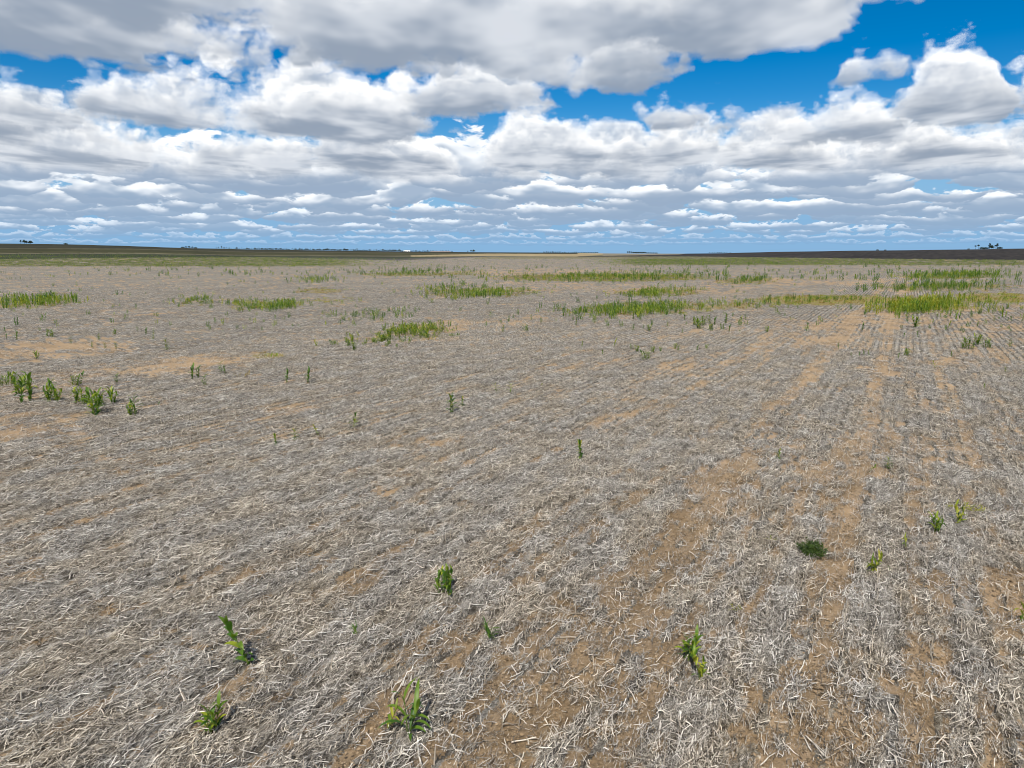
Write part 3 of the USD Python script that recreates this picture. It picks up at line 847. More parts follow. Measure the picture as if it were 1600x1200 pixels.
def maize(R, h, leaves, spread=1.0, lean=0.0, origin=(0, 0, 0), segs=7):
    """[(part, mesh)] of one maize plant of height h."""
    o = np.array(origin, float)
    la = R.uniform(0, 6.28)
    sh = 0.68 * h
    u = np.linspace(0, 1, 5)
    sp = o + np.stack([math.cos(la) * lean * h * u ** 1.5, math.sin(la) * lean * h * u ** 1.5, -0.04 + (sh + 0.04) * u], 1)
    mb = MB()
    mb.tube(sp, np.linspace(0.016, 0.006, 5) * (0.6 + 0.4 * h), 5)
    out = [("stem", mb.mesh())]
    a0 = R.uniform(0, 6.28)
    for i in range(leaves):
        k = (i + 0.7) / leaves
        b = np.array([np.interp(k, u, sp[:, c]) for c in range(3)])
        top = k > 0.8
        L = h * R.uniform(0.40, 0.58) * (0.75 if i == 0 else 1.0) * spread
        az_ = a0 + math.pi * (i % 2) + R.normal(0, 0.45)
        out.append(("leaf", maize_leaf(R, b, az_, L, R.uniform(0.062, 0.095) * (0.55 + 0.45 * h), R.uniform(1.15, 1.4) if top else R.uniform(0.75, 1.15), R.uniform(0.6, 1.5) if top else R.uniform(1.2, 2.2), segs)))
    return out


def clump(R, n, h, leaves, spread=1.0, lean=0.15, rad=0.16, segs=7):
    out = []
    for i in range(n):
        a, d = R.uniform(0, 6.28), rad * math.sqrt(R.random()) * (i > 0)
        out += maize(R, h * R.uniform(0.65, 1.0), leaves, spread, lean, (d * math.cos(a), d * math.sin(a), 0), segs)
    return out


R4 = np.random.default_rng(404)
KINDS = {}


def kind_of(name, pieces, mats):
    path = f"/World/{name}_kind"
    stage.CreateClassPrim(path)
    for p, mesh in pieces:
        part(path, p, mesh, mats[p] if p in mats else mats["leaf"], smooth=(p == "stem"))
    KINDS[name] = path


def mixed(pieces, R, dominant, other, share):
    """Give some of the leaves another tone."""
    path_mats = []
    for p, m in pieces:
        path_mats.append((p, m, M_STEM if p == "stem" else GREENS[other if R.random() < share else dominant]))
    return path_mats


def kind_mixed(name, pieces, dominant, other, share, R=R4):
    top = max(m[0][:, 2].max() for _, m in pieces)
    pieces = [(q, (m[0] / top, m[1], m[2])) for q, m in pieces]
    path = f"/World/{name}_kind"
    stage.CreateClassPrim(path)
    for p, m, mat in mixed(pieces, R, dominant, other, share):
        part(path, p, m, mat, smooth=True)
    KINDS[name] = path


# heights are those of a 1 m plant; every copy is scaled to its own
kind_mixed("tall_maize_a", maize(R4, 1.0, 12, 0.72, 0.10), "green", "fresh", 0.35)
kind_mixed("tall_maize_b", maize(R4, 1.0, 11, 0.75, 0.15), "fresh", "green", 0.4)
kind_mixed("slim_maize", maize(R4, 1.0, 13, 0.48, 0.12), "green", "fresh", 0.3)
kind_mixed("broad_maize", maize(R4, 1.0, 13, 1.05, 0.35), "green", "fresh", 0.3)
kind_mixed("thin_maize", clump(R4, 2, 1.0, 8, 0.62, 0.10, 0.08), "green", "yellow", 0.10)
kind_mixed("leaning_maize", maize(R4, 1.0, 8, 0.8, 0.55), "fresh", "green", 0.4)
kind_mixed("bushy_maize_a", clump(R4, 5, 1.0, 10, 0.72, 0.25, 0.20), "green", "fresh", 0.55)
kind_mixed("bushy_maize_b", clump(R4, 6, 1.0, 9, 0.7, 0.22, 0.24), "fresh", "green", 0.4)
kind_mixed("bushy_maize_c", clump(R4, 4, 1.0, 10, 0.75, 0.2, 0.15), "fresh", "green", 0.45)
kind_mixed("arching_maize", clump(R4, 2, 1.0, 7, 1.25, 0.25, 0.12), "green", "fresh", 0.3)
kind_mixed("rosette_maize", clump(R4, 3, 1.0, 7, 1.5, 0.3, 0.10), "green", "green", 0.0)
kind_mixed("yellow_maize", maize(R4, 1.0, 7, 0.9, 0.25), "yellow", "fresh", 0.4)
kind_mixed("yellow_bushy_maize", clump(R4, 3, 1.0, 7, 1.0, 0.3, 0.15), "fresh", "yellow", 0.5)
kind_mixed("dark_maize", clump(R4, 2, 1.0, 8, 0.7, 0.12, 0.12), "green", "green", 0.0)


def shrub(R, n, r, h, leaf):
    mb, st = MB(), MB()
    for _ in range(26):
        a, e = R.uniform(0, 6.28), R.uniform(0.25, 1.45)
        tip = np.array([math.cos(a) * math.cos(e) * r, math.sin(a) * math.cos(e) * r, math.sin(e) * h]) * R.uniform(0.75, 1.1)
        st.tube([[0, 0, -0.03], tip * 0.5 + [0, 0, 0.06 * h], tip], [0.008, 0.005, 0.002], 4)
        for _ in range(n // 26):
            c = tip * R.uniform(0.35, 1.05) + R.normal(0, 0.10 * r, 3)
            c[2] = max(c[2], 0.02)
            d = R.normal(0, 1, 3); d /= np.linalg.norm(d)
            s = np.cross(d, R.normal(0, 1, 3)); s /= np.linalg.norm(s)
            L = leaf * R.uniform(0.6, 1.4)
            mb.put([c - d * L / 2, c + s * L * 0.22, c + d * L / 2, c - s * L * 0.22], [(0, 1, 2), (0, 2, 3)])
    return [("stem", st.mesh()), ("foliage", mb.mesh())]


kind_of("dark_bush", shrub(R4, 2600, 0.56, 0.5, 0.085), {"stem": M_DRYSTEM, "leaf": M_BUSH})
kind_of("olive_tuft", shrub(R4, 700, 0.22, 0.3, 0.06), {"stem": M_DRYSTEM, "leaf": M_YELLOW})


def trailing(R):
    out = []
    for k in range(9):
        a = R.normal(0.5, 0.5) + math.pi * (k % 2)
        u = np.linspace(0, 1, 6)
        L = R.uniform(0.25, 0.6)
        pts = np.stack([u * L * math.cos(a), u * L * math.sin(a) , 0.03 + 0.22 * L * np.sin(u * 2.6)], 1)
        mb = MB(); mb.tube(pts, np.linspace(0.006, 0.003, 6), 4)
        out.append(("stem", mb.mesh()))
        for j in range(4):
            b = pts[1 + j]
            out.append(("leaf", maize_leaf(R, b, a + R.normal(0, 0.9), R.uniform(0.08, 0.2), 0.03, R.uniform(0.4, 1.0), 1.3, 4)))
    return out


kind_of("yellow_trailing_weed", trailing(R4), {"stem": M_YELLOW, "leaf": M_YELLOW})


def px_per_m(x, y):
    d = np.hypot(*at(x, y)) if False else None
    q = at(x, y)
    f = q[1] * math.cos(PITCH) + CAM_H * math.sin(PITCH)
    return FPX / f, math.hypot(*q)


def plant(kind, x, y, hpx, label, category="maize plant", group=None, name=None, rz=None, lean=(0, 0)):
    """Stands a plant whose foot the photograph shows at (x, y) and which is hpx pixels tall there."""
    q = at(x, y)
    k, d = px_per_m(x, y)
    foreshorten = d / math.hypot(d, CAM_H)
    copy_of(KINDS[kind], name or ("maize_plant" if "maize" in kind else kind), (*q, ground_z(*q)), R4.uniform(0, 6.28) if rz is None else rz, max(0.2, 1.06 * hpx / k / foreshorten), label, category, group, lean)


# foreground, each with its own place
plant("slim_maize", 389, 1040, 76, "tall bright green maize plant leaning left, alone at the lower left", rz=0.4, lean=(0, -15))
plant("bushy_maize_c", 334, 1142, 46, "small leafy maize plant, nearest the bottom left corner")
plant("rosette_maize", 553, 993, 20, "tiny yellow green sprout between the tall left plant and the dark rosette")
plant("bushy_maize_b", 697, 927, 46, "bushy round green maize clump with a dry stalk above it, left of centre")
plant("rosette_maize", 767, 1002, 34, "low dark green maize rosette just below and right of the bushy clump")
plant("arching_maize", 640, 1146, 66, "largest green maize plant at the bottom edge, broad leaves pointing up")
plant("yellow_maize", 607, 1143, 38, "small yellowing maize plant close against the large bottom plant")
plant("bushy_maize_c", 1078, 1030, 42, "bright green leaning maize plant, upper one of the pair at lower right")
plant("yellow_bushy_maize", 1098, 1064, 42, "yellow green leaning maize plant, lower one of the pair at lower right")
plant("dark_bush", 1266, 868, 40, "dark green fine leaved round bush on grey litter at right", "bush", name="bush")
plant("yellow_bushy_maize", 1361, 893, 36, "compact yellow green maize plant just right of the dark bush")
plant("bushy_maize_c", 1466, 832, 30, "green maize plant left of the yellow weedy patch at right")
plant("yellow_trailing_weed", 1522, 800, 44, "wide olive yellow weed sprawling behind the yellow plant at right", "weed", name="trailing_weed")
plant("yellow_trailing_weed", 1498, 797, 40, "olive yellow weed sprawling left of the wide one at right", "weed", name="trailing_weed")
plant("yellow_bushy_maize", 1500, 819, 32, "yellow maize plant standing in the olive weedy patch at right")
plant("yellow_maize", 1416, 858, 22, "thin yellow maize seedling between the compact plant and the yellow patch")
plant("yellow_trailing_weed", 1150, 955, 26, "yellow trailing weed sprawling on the litter above the leaning pair", "weed", name="trailing_weed")
plant("yellow_trailing_weed", 1206, 846, 22, "thin yellow weed at the left of the dark bush", "weed", name="trailing_weed")
plant("yellow_maize", 1594, 972, 40, "yellow green plant cut by the right edge of the picture")
plant("thin_maize", 908, 718, 32, "thin dark maize plant alone in the middle of the field")
plant("tall_maize_b", 552, 670, 25, "stout green maize plant left of centre above the brown earth patch")
plant("thin_maize", 704, 645, 34, "tall thin maize plant, left one of the two near the centre")
plant("thin_maize", 723, 636, 18, "shorter maize plant, right one of the two near the centre")
plant("thin_maize", 432, 697, 20, "small maize plant, lowest left of the loose trio left of centre")
plant("thin_maize", 461, 689, 21, "small maize plant, middle of the loose trio left of centre")
plant("yellow_maize", 497, 681, 19, "yellowish maize plant, right of the loose trio left of centre")
plant("olive_tuft", 847, 602, 10, "small rounded olive tuft alone at the centre", "weed", name="weed_tuft")
plant("olive_tuft", 280, 629, 10, "flat olive weed tuft right of the left hand maize group", "weed", name="weed_tuft")
plant("rosette_maize", 248, 633, 8, "tiny low green sprout beside the olive tuft at left")
plant("rosette_maize", 1390, 893, 6, "tiny green weed in bare earth at right")
plant("dark_maize", 448, 599, 22, "dark maize plant, left one of a pair with brown weeds around")
plant("dark_maize", 481, 598, 24, "dark maize plant, right one of a pair with brown weeds around")
plant("yellow_maize", 797, 615, 17, "right one of two short plants above the centre")
plant("yellow_maize", 776, 614, 17, "left one of two short plants above the centre, yellowish")
LEFT = "green maize plants of the loose group at the left edge"
for k, x, y, h, label in [
    ("bushy_maize_b", 4, 604, 20, "short bushy maize cut by the left edge, first of the left hand group"),
    ("bushy_maize_a", 19, 601, 20, "short bushy maize behind the tall pair of the left hand group"),
    ("tall_maize_a", 33, 631, 42, "left one of the tall pair in the left hand group"),
    ("bushy_maize_c", 31, 618, 28, "bushy maize half hidden behind the left one of the tall pair"),
    ("tall_maize_b", 48, 627, 44, "right one of the tall pair in the left hand group"),
    ("bushy_maize_c", 47, 608, 22, "leafy top showing behind the right one of the tall pair"),
    ("bushy_maize_b", 78, 627, 30, "broad bushy maize with a narrow top, between the tall pair and the middle trio"),
    ("tall_maize_a", 81, 615, 24, "narrow maize rising out of the broad bushy one in the left hand group"),
    ("bushy_maize_a", 91, 628, 20, "low bushy maize touching the right side of the broad one"),
    ("bushy_maize_b", 120, 603, 20, "lone short maize behind the rest of the left hand group, casting a dark shadow"),
    ("bushy_maize_a", 123, 629, 24, "left one of the three bushy plants in the right half of the left hand group"),
    ("bushy_maize_c", 133, 633, 18, "low maize between the left bushy plant and the nearest tall one"),
    ("tall_maize_b", 149, 652, 43, "nearest and tallest maize in the right half of the left hand group"),
    ("bushy_maize_c", 147, 646, 36, "bushy maize close behind the nearest tall one of the left hand group"),
    ("bushy_maize_b", 157, 634, 18, "short maize at the right shoulder of the nearest tall one"),
    ("bushy_maize_c", 179, 631, 25, "round bushy maize standing clear with its own shadow, right part of the left hand group"),
    ("bushy_maize_b", 205, 650, 22, "lower left half of the forked plant at the right end of the left hand group"),
    ("tall_maize_a", 213, 648, 31, "upright right half of the forked plant ending the left hand group"),
    ("dark_maize", 182, 600, 15, "thin small maize behind the round bushy one of the left hand group")]:
    plant(k, x, y, h * 1.06, label, group=LEFT)
MIDLEFT = [(300, 593, 24), (309, 592, 20), (319, 604, 18), (345, 583, 18), (352, 584, 14)]
for x, y, h in MIDLEFT:
    plant("dark_maize", x, y, h, "dark maize plant in the small cluster right of the left hand group", group="dark maize plants right of the left hand group")
for k, x, y, h in [("dark_maize", 26, 531, 15), ("dark_maize", 10, 529, 8), ("bushy_maize_c", 80, 527, 13), ("thin_maize", 74, 526, 12), ("dark_maize", 111, 537, 11), ("thin_maize", 155, 531, 11), ("bushy_maize_c", 179, 523, 9), ("thin_maize", 181, 545, 12),
                   ("thin_maize", 164, 544, 10), ("dark_maize", 228, 523, 11), ("dark_maize", 215, 517, 8), ("thin_maize", 260, 547, 18), ("thin_maize", 240, 531, 12), ("bushy_maize_c", 59, 561, 13), ("thin_maize", 144, 543, 9), ("thin_maize", 240, 521, 8)]:
    plant(k, x, y, h, "small dark maize plant in the thin scatter above the left hand group", group="maize plants scattered above the left hand group")
for k, x, y, h in [("bushy_maize_a", 1430, 511, 18), ("dark_maize", 1434, 527, 11), ("dark_maize", 1412, 527, 8), ("bushy_maize_a", 1416, 557, 13), ("dark_maize", 1403, 561, 10), ("bushy_maize_b", 1510, 545, 22), ("bushy_maize_a", 1527, 538, 17), ("bushy_maize_b", 1542, 543, 17),
                   ("dark_maize", 1578, 542, 16), ("yellow_maize", 1481, 513, 13), ("dark_maize", 1580, 502, 9), ("dark_maize", 1597, 502, 9), ("dark_maize", 1347, 516, 12), ("dark_maize", 1262, 513, 10), ("dark_maize", 1310, 545, 10), ("dark_maize", 1350, 556, 9), ("dark_maize", 1343, 557, 8),
                   ("dark_maize", 1330, 557, 7), ("thin_maize", 1357, 556, 9), ("thin_maize", 1487, 557, 9), ("yellow_maize", 1461, 576, 13), ("thin_maize", 1570, 583, 11), ("thin_maize", 1537, 607, 10), ("dark_maize", 1520, 545, 10), ("thin_maize", 1553, 501, 9), ("thin_maize", 1527, 510, 9)]:
    plant(k, x, y, h, "dark green maize plant scattered between the straight rows at right, below the yellow patch", group="maize plants between the straight rows at right")
plant("thin_maize", 1217, 721, 20, "thin maize plant on the bare earth track at right")
plant("thin_maize", 1387, 733, 20, "upright dark maize plant, right of a leaning one between rows at right")
plant("leaning_maize", 1358, 739, 15, "low leaning dark maize plant, left of the upright one at right")
for k, x, y, h in [("dark_maize", 986, 546, 10), ("bushy_maize_a", 995, 550, 11), ("bushy_maize_b", 1009, 563, 17), ("bushy_maize_a", 1020, 552, 11), ("bushy_maize_a", 1032, 550, 8), ("bushy_maize_a", 1055, 545, 9), ("dark_maize", 1059, 549, 10), ("dark_maize", 1089, 549, 10), ("bushy_maize_a", 1104, 546, 8)]:
    plant(k, x, y, h, "dark maize plant in the short broken line right of centre", group="dark maize plants of the broken line right of centre")
plant("thin_maize", 909, 543, 10, "thin plant left of the yellowish one and the broken dark line")
plant("yellow_maize", 959, 542, 14, "yellowish maize plant standing just left of the broken dark line")
plant("dark_maize", 942, 555, 9, "small dark plant below the yellowish one near the centre")
for k, x, y, h in [("dark_maize", 1139, 518, 11), ("thin_maize", 1158, 508, 16), ("thin_maize", 1134, 506, 16), ("dark_maize", 1116, 508, 13), ("bushy_maize_c", 1092, 514, 17), ("bushy_maize_c", 1086, 509, 15), ("bushy_maize_c", 1100, 508, 15), ("thin_maize", 1108, 506, 15), ("dark_maize", 1070, 500, 9), ("thin_maize", 929, 505, 10),
                   ("thin_maize", 845, 505, 10), ("thin_maize", 900, 508, 9), ("thin_maize", 989, 498, 12), ("thin_maize", 1000, 500, 12), ("dark_maize", 1165, 500, 10), ("thin_maize", 1043, 510, 8), ("thin_maize", 1066, 520, 7), ("thin_maize", 830, 500, 9), ("thin_maize", 964, 500, 8)]:
    plant(k, x, y, h, "dark maize plant scattered just below the long yellow green strip", group="maize plants below the yellow green strip")

# denser patches farther off: (left, right, top, bottom, number, tall in px at the middle, kinds, label, group)
MIX = ["bushy_maize_a", "bushy_maize_b", "bushy_maize_c", "yellow_bushy_maize", "tall_maize_a"]
YEL = ["yellow_bushy_maize", "yellow_bushy_maize", "bushy_maize_c", "yellow_maize"]
DRK = ["dark_maize", "bushy_maize_a", "bushy_maize_b", "thin_maize"]
PATCHES = [
    (895, 1095, 477, 494, 150, 13, MIX, "maize plant in the dense yellow green strip right of centre"),
    (1368, 1512, 468, 489, 150, 14, YEL, "yellow green maize plant in the bright dense patch at right"),
    (970, 1085, 452, 465, 75, 10, MIX, "maize plant in the green strip above the yellow green one"),
    (685, 825, 452, 467, 120, 9, MIX, "maize plant in the long green strip above the centre"),
    (640, 740, 445, 460, 40, 9, MIX, "maize plant in the loose group left of the long green strip"),
    (800, 1095, 428, 441, 150, 8, MIX, "maize plant in the far green strip below the horizon"),
    (388, 476, 473, 485, 55, 12, MIX, "maize plant in the green patch at upper left of the centre"),
    (0, 125, 466, 480, 60, 12, MIX + YEL, "maize plant in the yellowish patch at the far left"),
    (598, 700, 508, 528, 45, 12, MIX + YEL, "maize plant in the short yellow green strip left of centre"),
    (520, 665, 522, 545, 26, 11, DRK + YEL, "maize plant in the sparse yellow scatter left of centre"),
    (1430, 1562, 425, 436, 80, 8, MIX, "maize plant in the far green strip at right"),
    (1368, 1572, 443, 455, 90, 10, DRK, "dark maize plant in the scattered band behind the bright patch"),
    (1135, 1205, 435, 445, 30, 8, DRK, "dark maize plant in the far scatter right of centre"),
    (460, 540, 434, 442, 30, 8, MIX, "maize plant in the far short strip at upper left"),
    (560, 745, 420, 433, 45, 7, DRK, "maize plant in the far thin scatter left of centre"),
    (1100, 1300, 464, 482, 45, 9, YEL + DRK, "maize plant on the yellow weedy strip at right"),
    (265, 340, 466, 476, 28, 9, DRK + YEL, "maize plant in the low brown patch at left"),
    (350, 400, 470, 480, 20, 8, YEL, "maize plant left of the green patch at upper left"),
    (505, 665, 486, 500, 34, 9, DRK, "dark maize plant in the thin line left of centre"),
    (1510, 1600, 470, 492, 22, 9, YEL + DRK, "maize plant right of the bright dense patch"),
    (1180, 1380, 466, 470, 25, 9, DRK, "dark maize plant along the top of the yellow weedy strip"),
    (0, 1600, 425, 520, 210, 9, DRK, "single dark maize plant scattered over the far stubble"),
    (1000, 1600, 412, 440, 190, 8, DRK, "single dark maize plant on the far right stubble"),
    (600, 1100, 415, 436, 110, 7, DRK, "single maize plant on the far middle stubble"),
    (100, 600, 418, 432, 60, 7, DRK, "single maize plant on the far left stubble"),
]
R5 = np.random.default_rng(505)
cand = []
for pi_, (x0, x1, y0, y1, n, hp, kinds_, label) in enumerate(PATCHES):
    m = int(n * (2.5 if x1 - x0 < 400 else 1.9))
    if x1 - x0 < 400:
        u, v = R5.normal(0, 0.52, m), R5.normal(0, 0.55, m)
    else:
        u, v = R5.uniform(-1, 1, m), R5.uniform(-1, 1, m)
    px, py = (x0 + x1) / 2 + u * (x1 - x0) / 2, (y0 + y1) / 2 + v * (y1 - y0) / 2 - (u * (y1 - y0) * 0.25 if x1 - x0 < 400 else 0)
    for a, b in zip(px, py):
        q = at(a, b)
        hm = np.clip(R5.normal(1.0, 0.33), 0.3, 1.7) * hp / (FPX / np.hypot(*at((x0 + x1) / 2, (y0 + y1) / 2))) * (0.78 if x1 - x0 < 400 else 0.72)
        cand.append((math.hypot(*q), q[0], q[1], hm, kinds_[R5.integers(0, len(kinds_))], label))
cand.sort(key=lambda c: c[0])
done = sum(n + 1 for (p, k), n in USED.items() if p == "/World" and k == "maize_plant")
left_ = max(0, 300 - done)
for r, x, y, hm, k, label in cand[:left_]:
    copy_of(KINDS[k], "maize_plant", (x, y, ground_z(x, y) - 0.02), R5.uniform(0, 6.28), hm, label, "maize plant", label.replace("maize plant", "maize plants", 1))


def low_poly(n, rad, tone, R):
    mb = MB()
    for _ in range(n):
        a, d = R.uniform(0, 6.28), rad * math.sqrt(R.random())
        for p, m in maize(R, R.uniform(0.6, 1.0), 7, 0.8, 0.15, (d * math.cos(a), d * math.sin(a), 0), 4)[1:]:
            mb.put(m[0], m[1])
    return mb.mesh()


protos = [(f"plant_{i + 1:03d}", low_poly(3, 0.22, 0, R5), mt, False) for i, mt in enumerate([M_GREEN, M_GREEN, M_FRESH, M_FRESH, M_YELLOW])]
pick = {"dark_maize": (0, 1), "thin_maize": (0, 1), "yellow_maize": (4, 3), "yellow_bushy_maize": (2, 3, 4), "tall_maize_a": (0, 2)}
far = cand[left_:]
idx = [R5.choice(pick.get(c[4], (0, 2, 3))) for c in far]
pos = np.array([(c[1], c[2], 0) for c in far]); pos[:, 2] = height(pos[:, 0], pos[:, 1]) - 0.02
tag(scatter("/World/far_maize_plants", protos, pos, R5.uniform(0, 6.28, len(far)), np.array([c[3] for c in far]), idx),
    "green and yellow maize plants scattered far out over the stubble", "maize plants", kind="stuff")

# weedy growth along the far edge of the field, read as one mass
x, y = in_view(26000, 260, 1150, R5)
z = height(x, y)
b_, w_, wd_ = ground_masks(x, y, z)
px, py = project(x, y, z)
inside = np.where(px > 880, py > np.interp(px, [880, 1060, 1200, 1400, 1600], [401.5, 401, 402.6, 404.8, 406.6]), py > np.interp(px, [0, 200, 400, 620, 760, 880], [398, 398.5, 402, 404.4, 401.3, 401.5]))
keep = (R5.random(len(x)) < np.clip(w_ * 1.3 + 0.035, 0, 1)) & inside
x, y, z = x[keep], y[keep], z[keep]
n = len(x)
protos = [(f"growth_{i + 1:03d}", low_poly(7, 2.2, 0, R5), mt, False) for i, mt in enumerate([M_GREEN, M_FRESH, M_FRESH, M_YELLOW])]
tag(scatter("/World/weedy_growth", protos, np.stack([x, y, z], 1), R5.uniform(0, 6.28, n), R5.uniform(0.7, 1.3, n), R5.choice([0, 1, 2, 3], n, p=[0.4, 0.3, 0.18, 0.12])),
    "band of yellow green weeds and maize along the far edge of the stubble", "weeds", kind="stuff")

# low yellow weeds under and between the green patches
x, y = in_view(60000, 34, 300, R5)
z = height(x, y)
b_, w_, wd_ = ground_masks(x, y, z)
keep = R5.random(len(x)) < w_ * 0.55
x, y, z = x[keep], y[keep], z[keep]
n = len(x)


def tuft(R):
    mb = MB()
    for _ in range(16):
        a, d = R.uniform(0, 6.28), 0.5 * math.sqrt(R.random())
        mb.put(*maize_leaf(R, np.array([d * math.cos(a), d * math.sin(a), 0.0]), R.uniform(0, 6.28), R.uniform(0.2, 0.5), 0.05, R.uniform(0.7, 1.4), R.uniform(0.5, 1.6), 4)[:2])
    return mb.mesh()


protos = [(f"tuft_{i + 1:03d}", tuft(R5), mt, False) for i, mt in enumerate([M_YELLOW, M_OCHRE, M_OCHRE, M_FRESH])]
tag(scatter("/World/low_weeds", protos, np.stack([x, y, z], 1), R5.uniform(0, 6.28, n), R5.uniform(0.5, 1.3, n), R5.choice([0, 1, 2, 3], n, p=[0.25, 0.3, 0.3, 0.15])),
    "low ochre and yellow weeds matting parts of the field between the green patches", "weeds", kind="stuff")

# ------------------------------------------------------------------ trees and buildings on the horizon
M_CROWN = leaf_mat("tree_leaf", (0.010, 0.022, 0.012), (0.020, 0.038, 0.018), (0.040, 0.060, 0.024), 0.1)
M_BARK = straw_mat("bark", [(0, (0.05, 0.04, 0.03)), (1, (0.10, 0.08, 0.06))])
R6 = np.random.default_rng(606)


def tree_kind(name, h, blobs, leaf, n, trunk=0.35):
    """A tree of unit height: crown blobs (x, y, z, radius, squash)."""
    path = f"/World/{name}_kind"
    stage.CreateClassPrim(path)
    mb = MB()
    mb.tube([[0, 0, -0.05], [0.01, 0, trunk * 0.5], [0, 0.01, trunk]], [0.035, 0.025, 0.018], 6)
    for bx, by, bz, br, sq in blobs:
        mb.tube([[0, 0, trunk * 0.8], [bx * 0.5, by * 0.5, (trunk + bz) / 2], [bx, by, bz]], [0.016, 0.01, 0.005], 4)
    part(path, "trunk", mb.mesh(), M_BARK)
    mb = MB()
    for bx, by, bz, br, sq in blobs:
        for _ in range(n):
            d = R6.normal(0, 1, 3); d /= np.linalg.norm(d)
            c = np.array([bx, by, bz]) + d * br * R6.uniform(0.45, 1.05) * [1, 1, sq]
            a = R6.normal(0, 1, 3); a /= np.linalg.norm(a)
            b = np.cross(a, R6.normal(0, 1, 3)); b /= np.linalg.norm(b)
            L = leaf * R6.uniform(0.7, 1.4)
            mb.put([c - a * L, c + b * L * 0.6, c + a * L, c - b * L * 0.6], [(0, 1, 2), (0, 2, 3)])
    part(path, "crown", mb.mesh(), M_CROWN)
    KINDS[name] = path


def around(k, r, z, br, sq=0.8):
    return [(r * math.cos(i * 6.283 / k + 0.5), r * math.sin(i * 6.283 / k + 0.5), z + R6.uniform(-0.06, 0.06), br * R6.uniform(0.8, 1.15), sq) for i in range(k)]


tree_kind("round_tree", 1, around(5, 0.22, 0.58, 0.23) + [(0, 0, 0.78, 0.22, 0.8), (0.05, -0.1, 0.45, 0.24, 0.8)], 0.05, 90)
tree_kind("wide_tree", 1, around(7, 0.45, 0.45, 0.30) + around(4, 0.2, 0.72, 0.26), 0.06, 80, 0.3)
tree_kind("tall_tree", 1, [(0, 0, 0.88, 0.14, 1.0), (0.08, 0.03, 0.74, 0.15, 0.9), (-0.07, -0.05, 0.62, 0.16, 0.9), (0.03, 0.05, 0.5, 0.13, 1)], 0.04, 90, 0.45)
tree_kind("topped_tree", 1, around(5, 0.13, 0.86, 0.15, 0.6) + [(0, 0, 0.92, 0.12, 0.6)], 0.045, 80, 0.72)
tree_kind("low_shrub", 1, around(6, 0.8, 0.42, 0.50, 0.75) + [(0, 0, 0.6, 0.55, 0.7)], 0.10, 80, 0.2)


def horizon_tree(kind, x, hpx, R, label, group=None, sink=0.0, category="tree", ybase=None):
    """A tree whose foot stands at distance R in the direction of pixel column x, hpx pixels tall."""
    d = ray(x, 392)
    d = d[:2] / np.hypot(*d[:2])
    q = d * R
    copy_of(KINDS[kind], "tree" if category == "tree" else "shrub", (*q, float(height(*q)) - sink), R6.uniform(0, 6.28), hpx * R / FPX, label, category, group)


def ridge_r(x): return float(np.interp(x, DX, DR))


for x, h, k, lb in [(34, 5.0, "tall_tree", "leftmost narrow dark tree of the small clump on the left hill"), (39.5, 5.6, "round_tree", "tallest dark tree in the middle of the small clump on the left hill"), (43, 4.4, "round_tree", "lower dark tree of the left hill clump, just right of its tallest"), (49, 4.4, "wide_tree", "wide dark tree at the right end of the left hill clump")]:
    horizon_tree(k, x, h, ridge_r(x) - 20, lb)
horizon_tree("low_shrub", 104, 2.0, ridge_r(104) - 20, "lone low shrub on the left hill crest", category="shrub")
for x, h, k in [(286, 2.0, "low_shrub"), (291, 2.6, "wide_tree"), (296, 3.0, "wide_tree"), (301, 2.4, "wide_tree"), (306, 1.8, "low_shrub")]:
    horizon_tree(k, x, h, ridge_r(x) - 30, "dark tree in the small low copse on the left skyline", "trees of the small copse on the left skyline")
BELT = "dark trees of the long shelter belt on the left skyline"
for x in np.concatenate([np.arange(338, 400, 4.0), np.arange(400, 606, 2.1), np.arange(606, 632, 2.6), np.arange(640, 708, 2.4), np.arange(850, 936, 3.2)]):
    x = x + R6.uniform(-0.8, 0.8)
    base = 2.0 if x < 620 else 1.7
    if x > 845:
        horizon_tree("wide_tree", x, R6.uniform(1.3, 2.2), ridge_r(x) - 60, "dark tree in the low tree line right of the middle of the horizon", "trees of the low line right of the middle", sink=0.5)
    else:
        horizon_tree(["wide_tree", "round_tree", "wide_tree", "tall_tree"][R6.integers(0, 4)], x, base * R6.uniform(0.8, 1.5) + (1.2 if R6.random() < 0.1 else 0), ridge_r(x) - R6.uniform(30, 90), "dark tree in the long shelter belt on the left skyline", BELT, sink=0.5)
for x, h, k, lb in [(731, 2.2, "round_tree", "small tree just left of the dark round pair near the middle of the horizon"), (736, 3.6, "round_tree", "left one of two dark round trees near the middle of the horizon"), (740, 3.8, "wide_tree", "right one of two dark round trees near the middle of the horizon")]:
    horizon_tree(k, x, h, ridge_r(x) - 60, lb)
for x, h, k in [(981, 3.6, "round_tree"), (984, 3.8, "round_tree"), (987, 3.3, "round_tree")]:
    horizon_tree(k, x, h, 3300, "tall dark tree at the left end of the copse right of the middle", "tall trees at the left end of the copse right of the middle")
for x in np.arange(990, 1029, 2.6):
    horizon_tree("wide_tree", x, 2.6 if x < 1009 else 1.9, 3300, "lower dark tree in the copse right of the middle of the horizon", "lower trees of the copse right of the middle")
for x in (1109, 1113, 1117, 1121, 1124, 1127, 1132, 1136, 1141):
    horizon_tree("round_tree", x, R6.uniform(1.6, 2.3), 2500, "tiny tree in the spaced row on the horizon right of the copse", "tiny trees of the spaced row on the horizon")
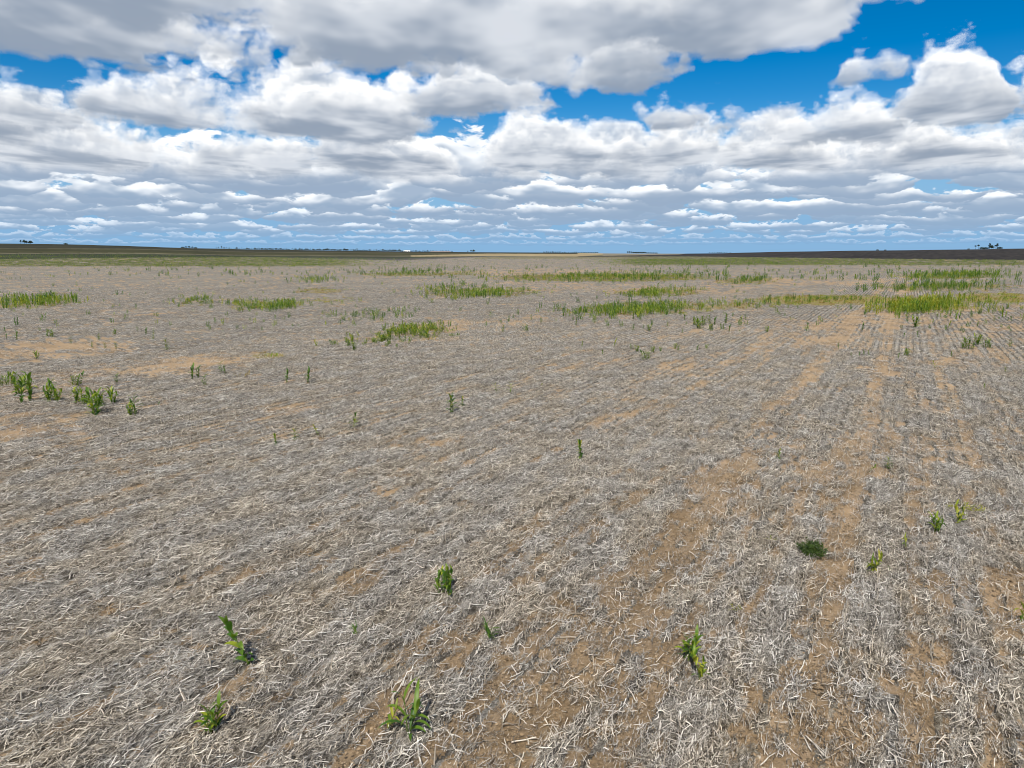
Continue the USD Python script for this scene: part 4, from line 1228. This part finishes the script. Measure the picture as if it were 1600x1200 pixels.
for x, h, k, lb in [(1513, 1.4, "low_shrub", "lone low shrub left of the right hand tree clump"), (1523.5, 5.6, "topped_tree", "leftmost dark tree of the right hand clump"), (1528, 6.6, "topped_tree", "slim flat topped tree, second from left in the right hand clump"),
                    (1535, 3.4, "low_shrub", "low shrub in the left half of the right hand clump"), (1545.5, 8.4, "tall_tree", "tallest tree at the middle of the right hand clump"), (1548.5, 5.6, "wide_tree", "wide tree leaning on the tallest one in the right hand clump"),
                    (1554.5, 5.6, "topped_tree", "slim tree beside the second tallest in the right hand clump"), (1557.5, 8.2, "tall_tree", "second tallest tree, towards the right end of the clump"), (1561.5, 3.2, "low_shrub", "low shrub at the right end of the right hand clump"), (1540, 3.0, "low_shrub", "low shrub between the slim tree and the tallest one at right"),
                    (1371, 1.8, "low_shrub", "larger of two far shrubs on the dark right skyline"), (1383, 1.4, "low_shrub", "smaller of two far shrubs on the dark right skyline")]:
    horizon_tree(k, x, h * 0.88, ridge_r(x) - 15, lb, category="shrub" if "shrub" in k else "tree")

M_WHITE = usdkit.material(stage, "/World/Looks/white_wall", {"n": ("noise_texture", {"scale": 0.6, "detail": 3.0}), "r": ("rgb_ramp", {"ramp": [(0.3, (0.70, 0.70, 0.68)), (0.7, (0.82, 0.82, 0.80))]}), "p": ("principled_bsdf", {"roughness": 0.7})}, [("n.fac", "r.fac"), ("r.color", "p.base_color")], surface="p.BSDF")
M_ROOF = usdkit.material(stage, "/World/Looks/tin_roof", {"n": ("noise_texture", {"scale": 0.6, "detail": 3.0}), "r": ("rgb_ramp", {"ramp": [(0.3, (0.40, 0.33, 0.31)), (0.7, (0.52, 0.43, 0.40))]}), "p": ("principled_bsdf", {"roughness": 0.55})}, [("n.fac", "r.fac"), ("r.color", "p.base_color")], surface="p.BSDF")
M_DOOR = usdkit.material(stage, "/World/Looks/dark_door", {"n": ("noise_texture", {"scale": 3.0}), "r": ("rgb_ramp", {"ramp": [(0.3, (0.05, 0.045, 0.04)), (0.7, (0.09, 0.08, 0.07))]}), "p": ("principled_bsdf", {"roughness": 0.7})}, [("n.fac", "r.fac"), ("r.color", "p.base_color")], surface="p.BSDF")


def shed(name, x, R, length, depth, wall_h, roof_h, wall, roof, label, doors):
    d = ray(x, 393); d = d[:2] / np.hypot(*d[:2])
    q = d * R
    xf = UsdGeom.Xform.Define(stage, numbered("/World", name))
    place(xf, (*q, float(height(*q)) - 0.2), -math.atan2(d[0], d[1]))
    P = str(xf.GetPath())
    L, D = length / 2, depth / 2
    b = trimesh.creation.box((length, depth, wall_h)); b.apply_translation((0, 0, wall_h / 2))
    part(P, "wall", b, wall)
    e = 0.5
    v = [(-L - e, -D - e, wall_h), (L + e, -D - e, wall_h), (L + e, D + e, wall_h), (-L - e, D + e, wall_h), (-L - e, 0, wall_h + roof_h), (L + e, 0, wall_h + roof_h)]
    v = [(a, b_, c + 0.03) for a, b_, c in v]
    part(P, "roof", (np.array(v, float), np.array([(0, 1, 5), (0, 5, 4), (2, 3, 4), (2, 4, 5), (0, 4, 3), (1, 2, 5), (0, 3, 2), (0, 2, 1)])), roof)
    for k in range(doors):
        b = trimesh.creation.box((3.2, 0.15, wall_h * 0.75)); b.apply_translation((-L + (k + 0.5) * length / doors, -D - 0.05, wall_h * 0.375))
        part(P, "door", b, M_DOOR)
    tag(xf.GetPrim(), label, "farm building")


shed("white_barn", 636.5, 2350, 17, 10, 3.4, 2.0, M_WHITE, M_WHITE, "small white farm building before the shelter belt on the horizon", 2)
shed("white_barn", 631.8, 2340, 5, 6, 2.6, 1.2, M_WHITE, M_WHITE, "tiny white outbuilding at the left of the white farm building", 1)
shed("long_shed", 688, 2500, 68, 14, 2.2, 1.6, M_BARK, M_ROOF, "long low shed with a pale pinkish roof on the horizon", 6)
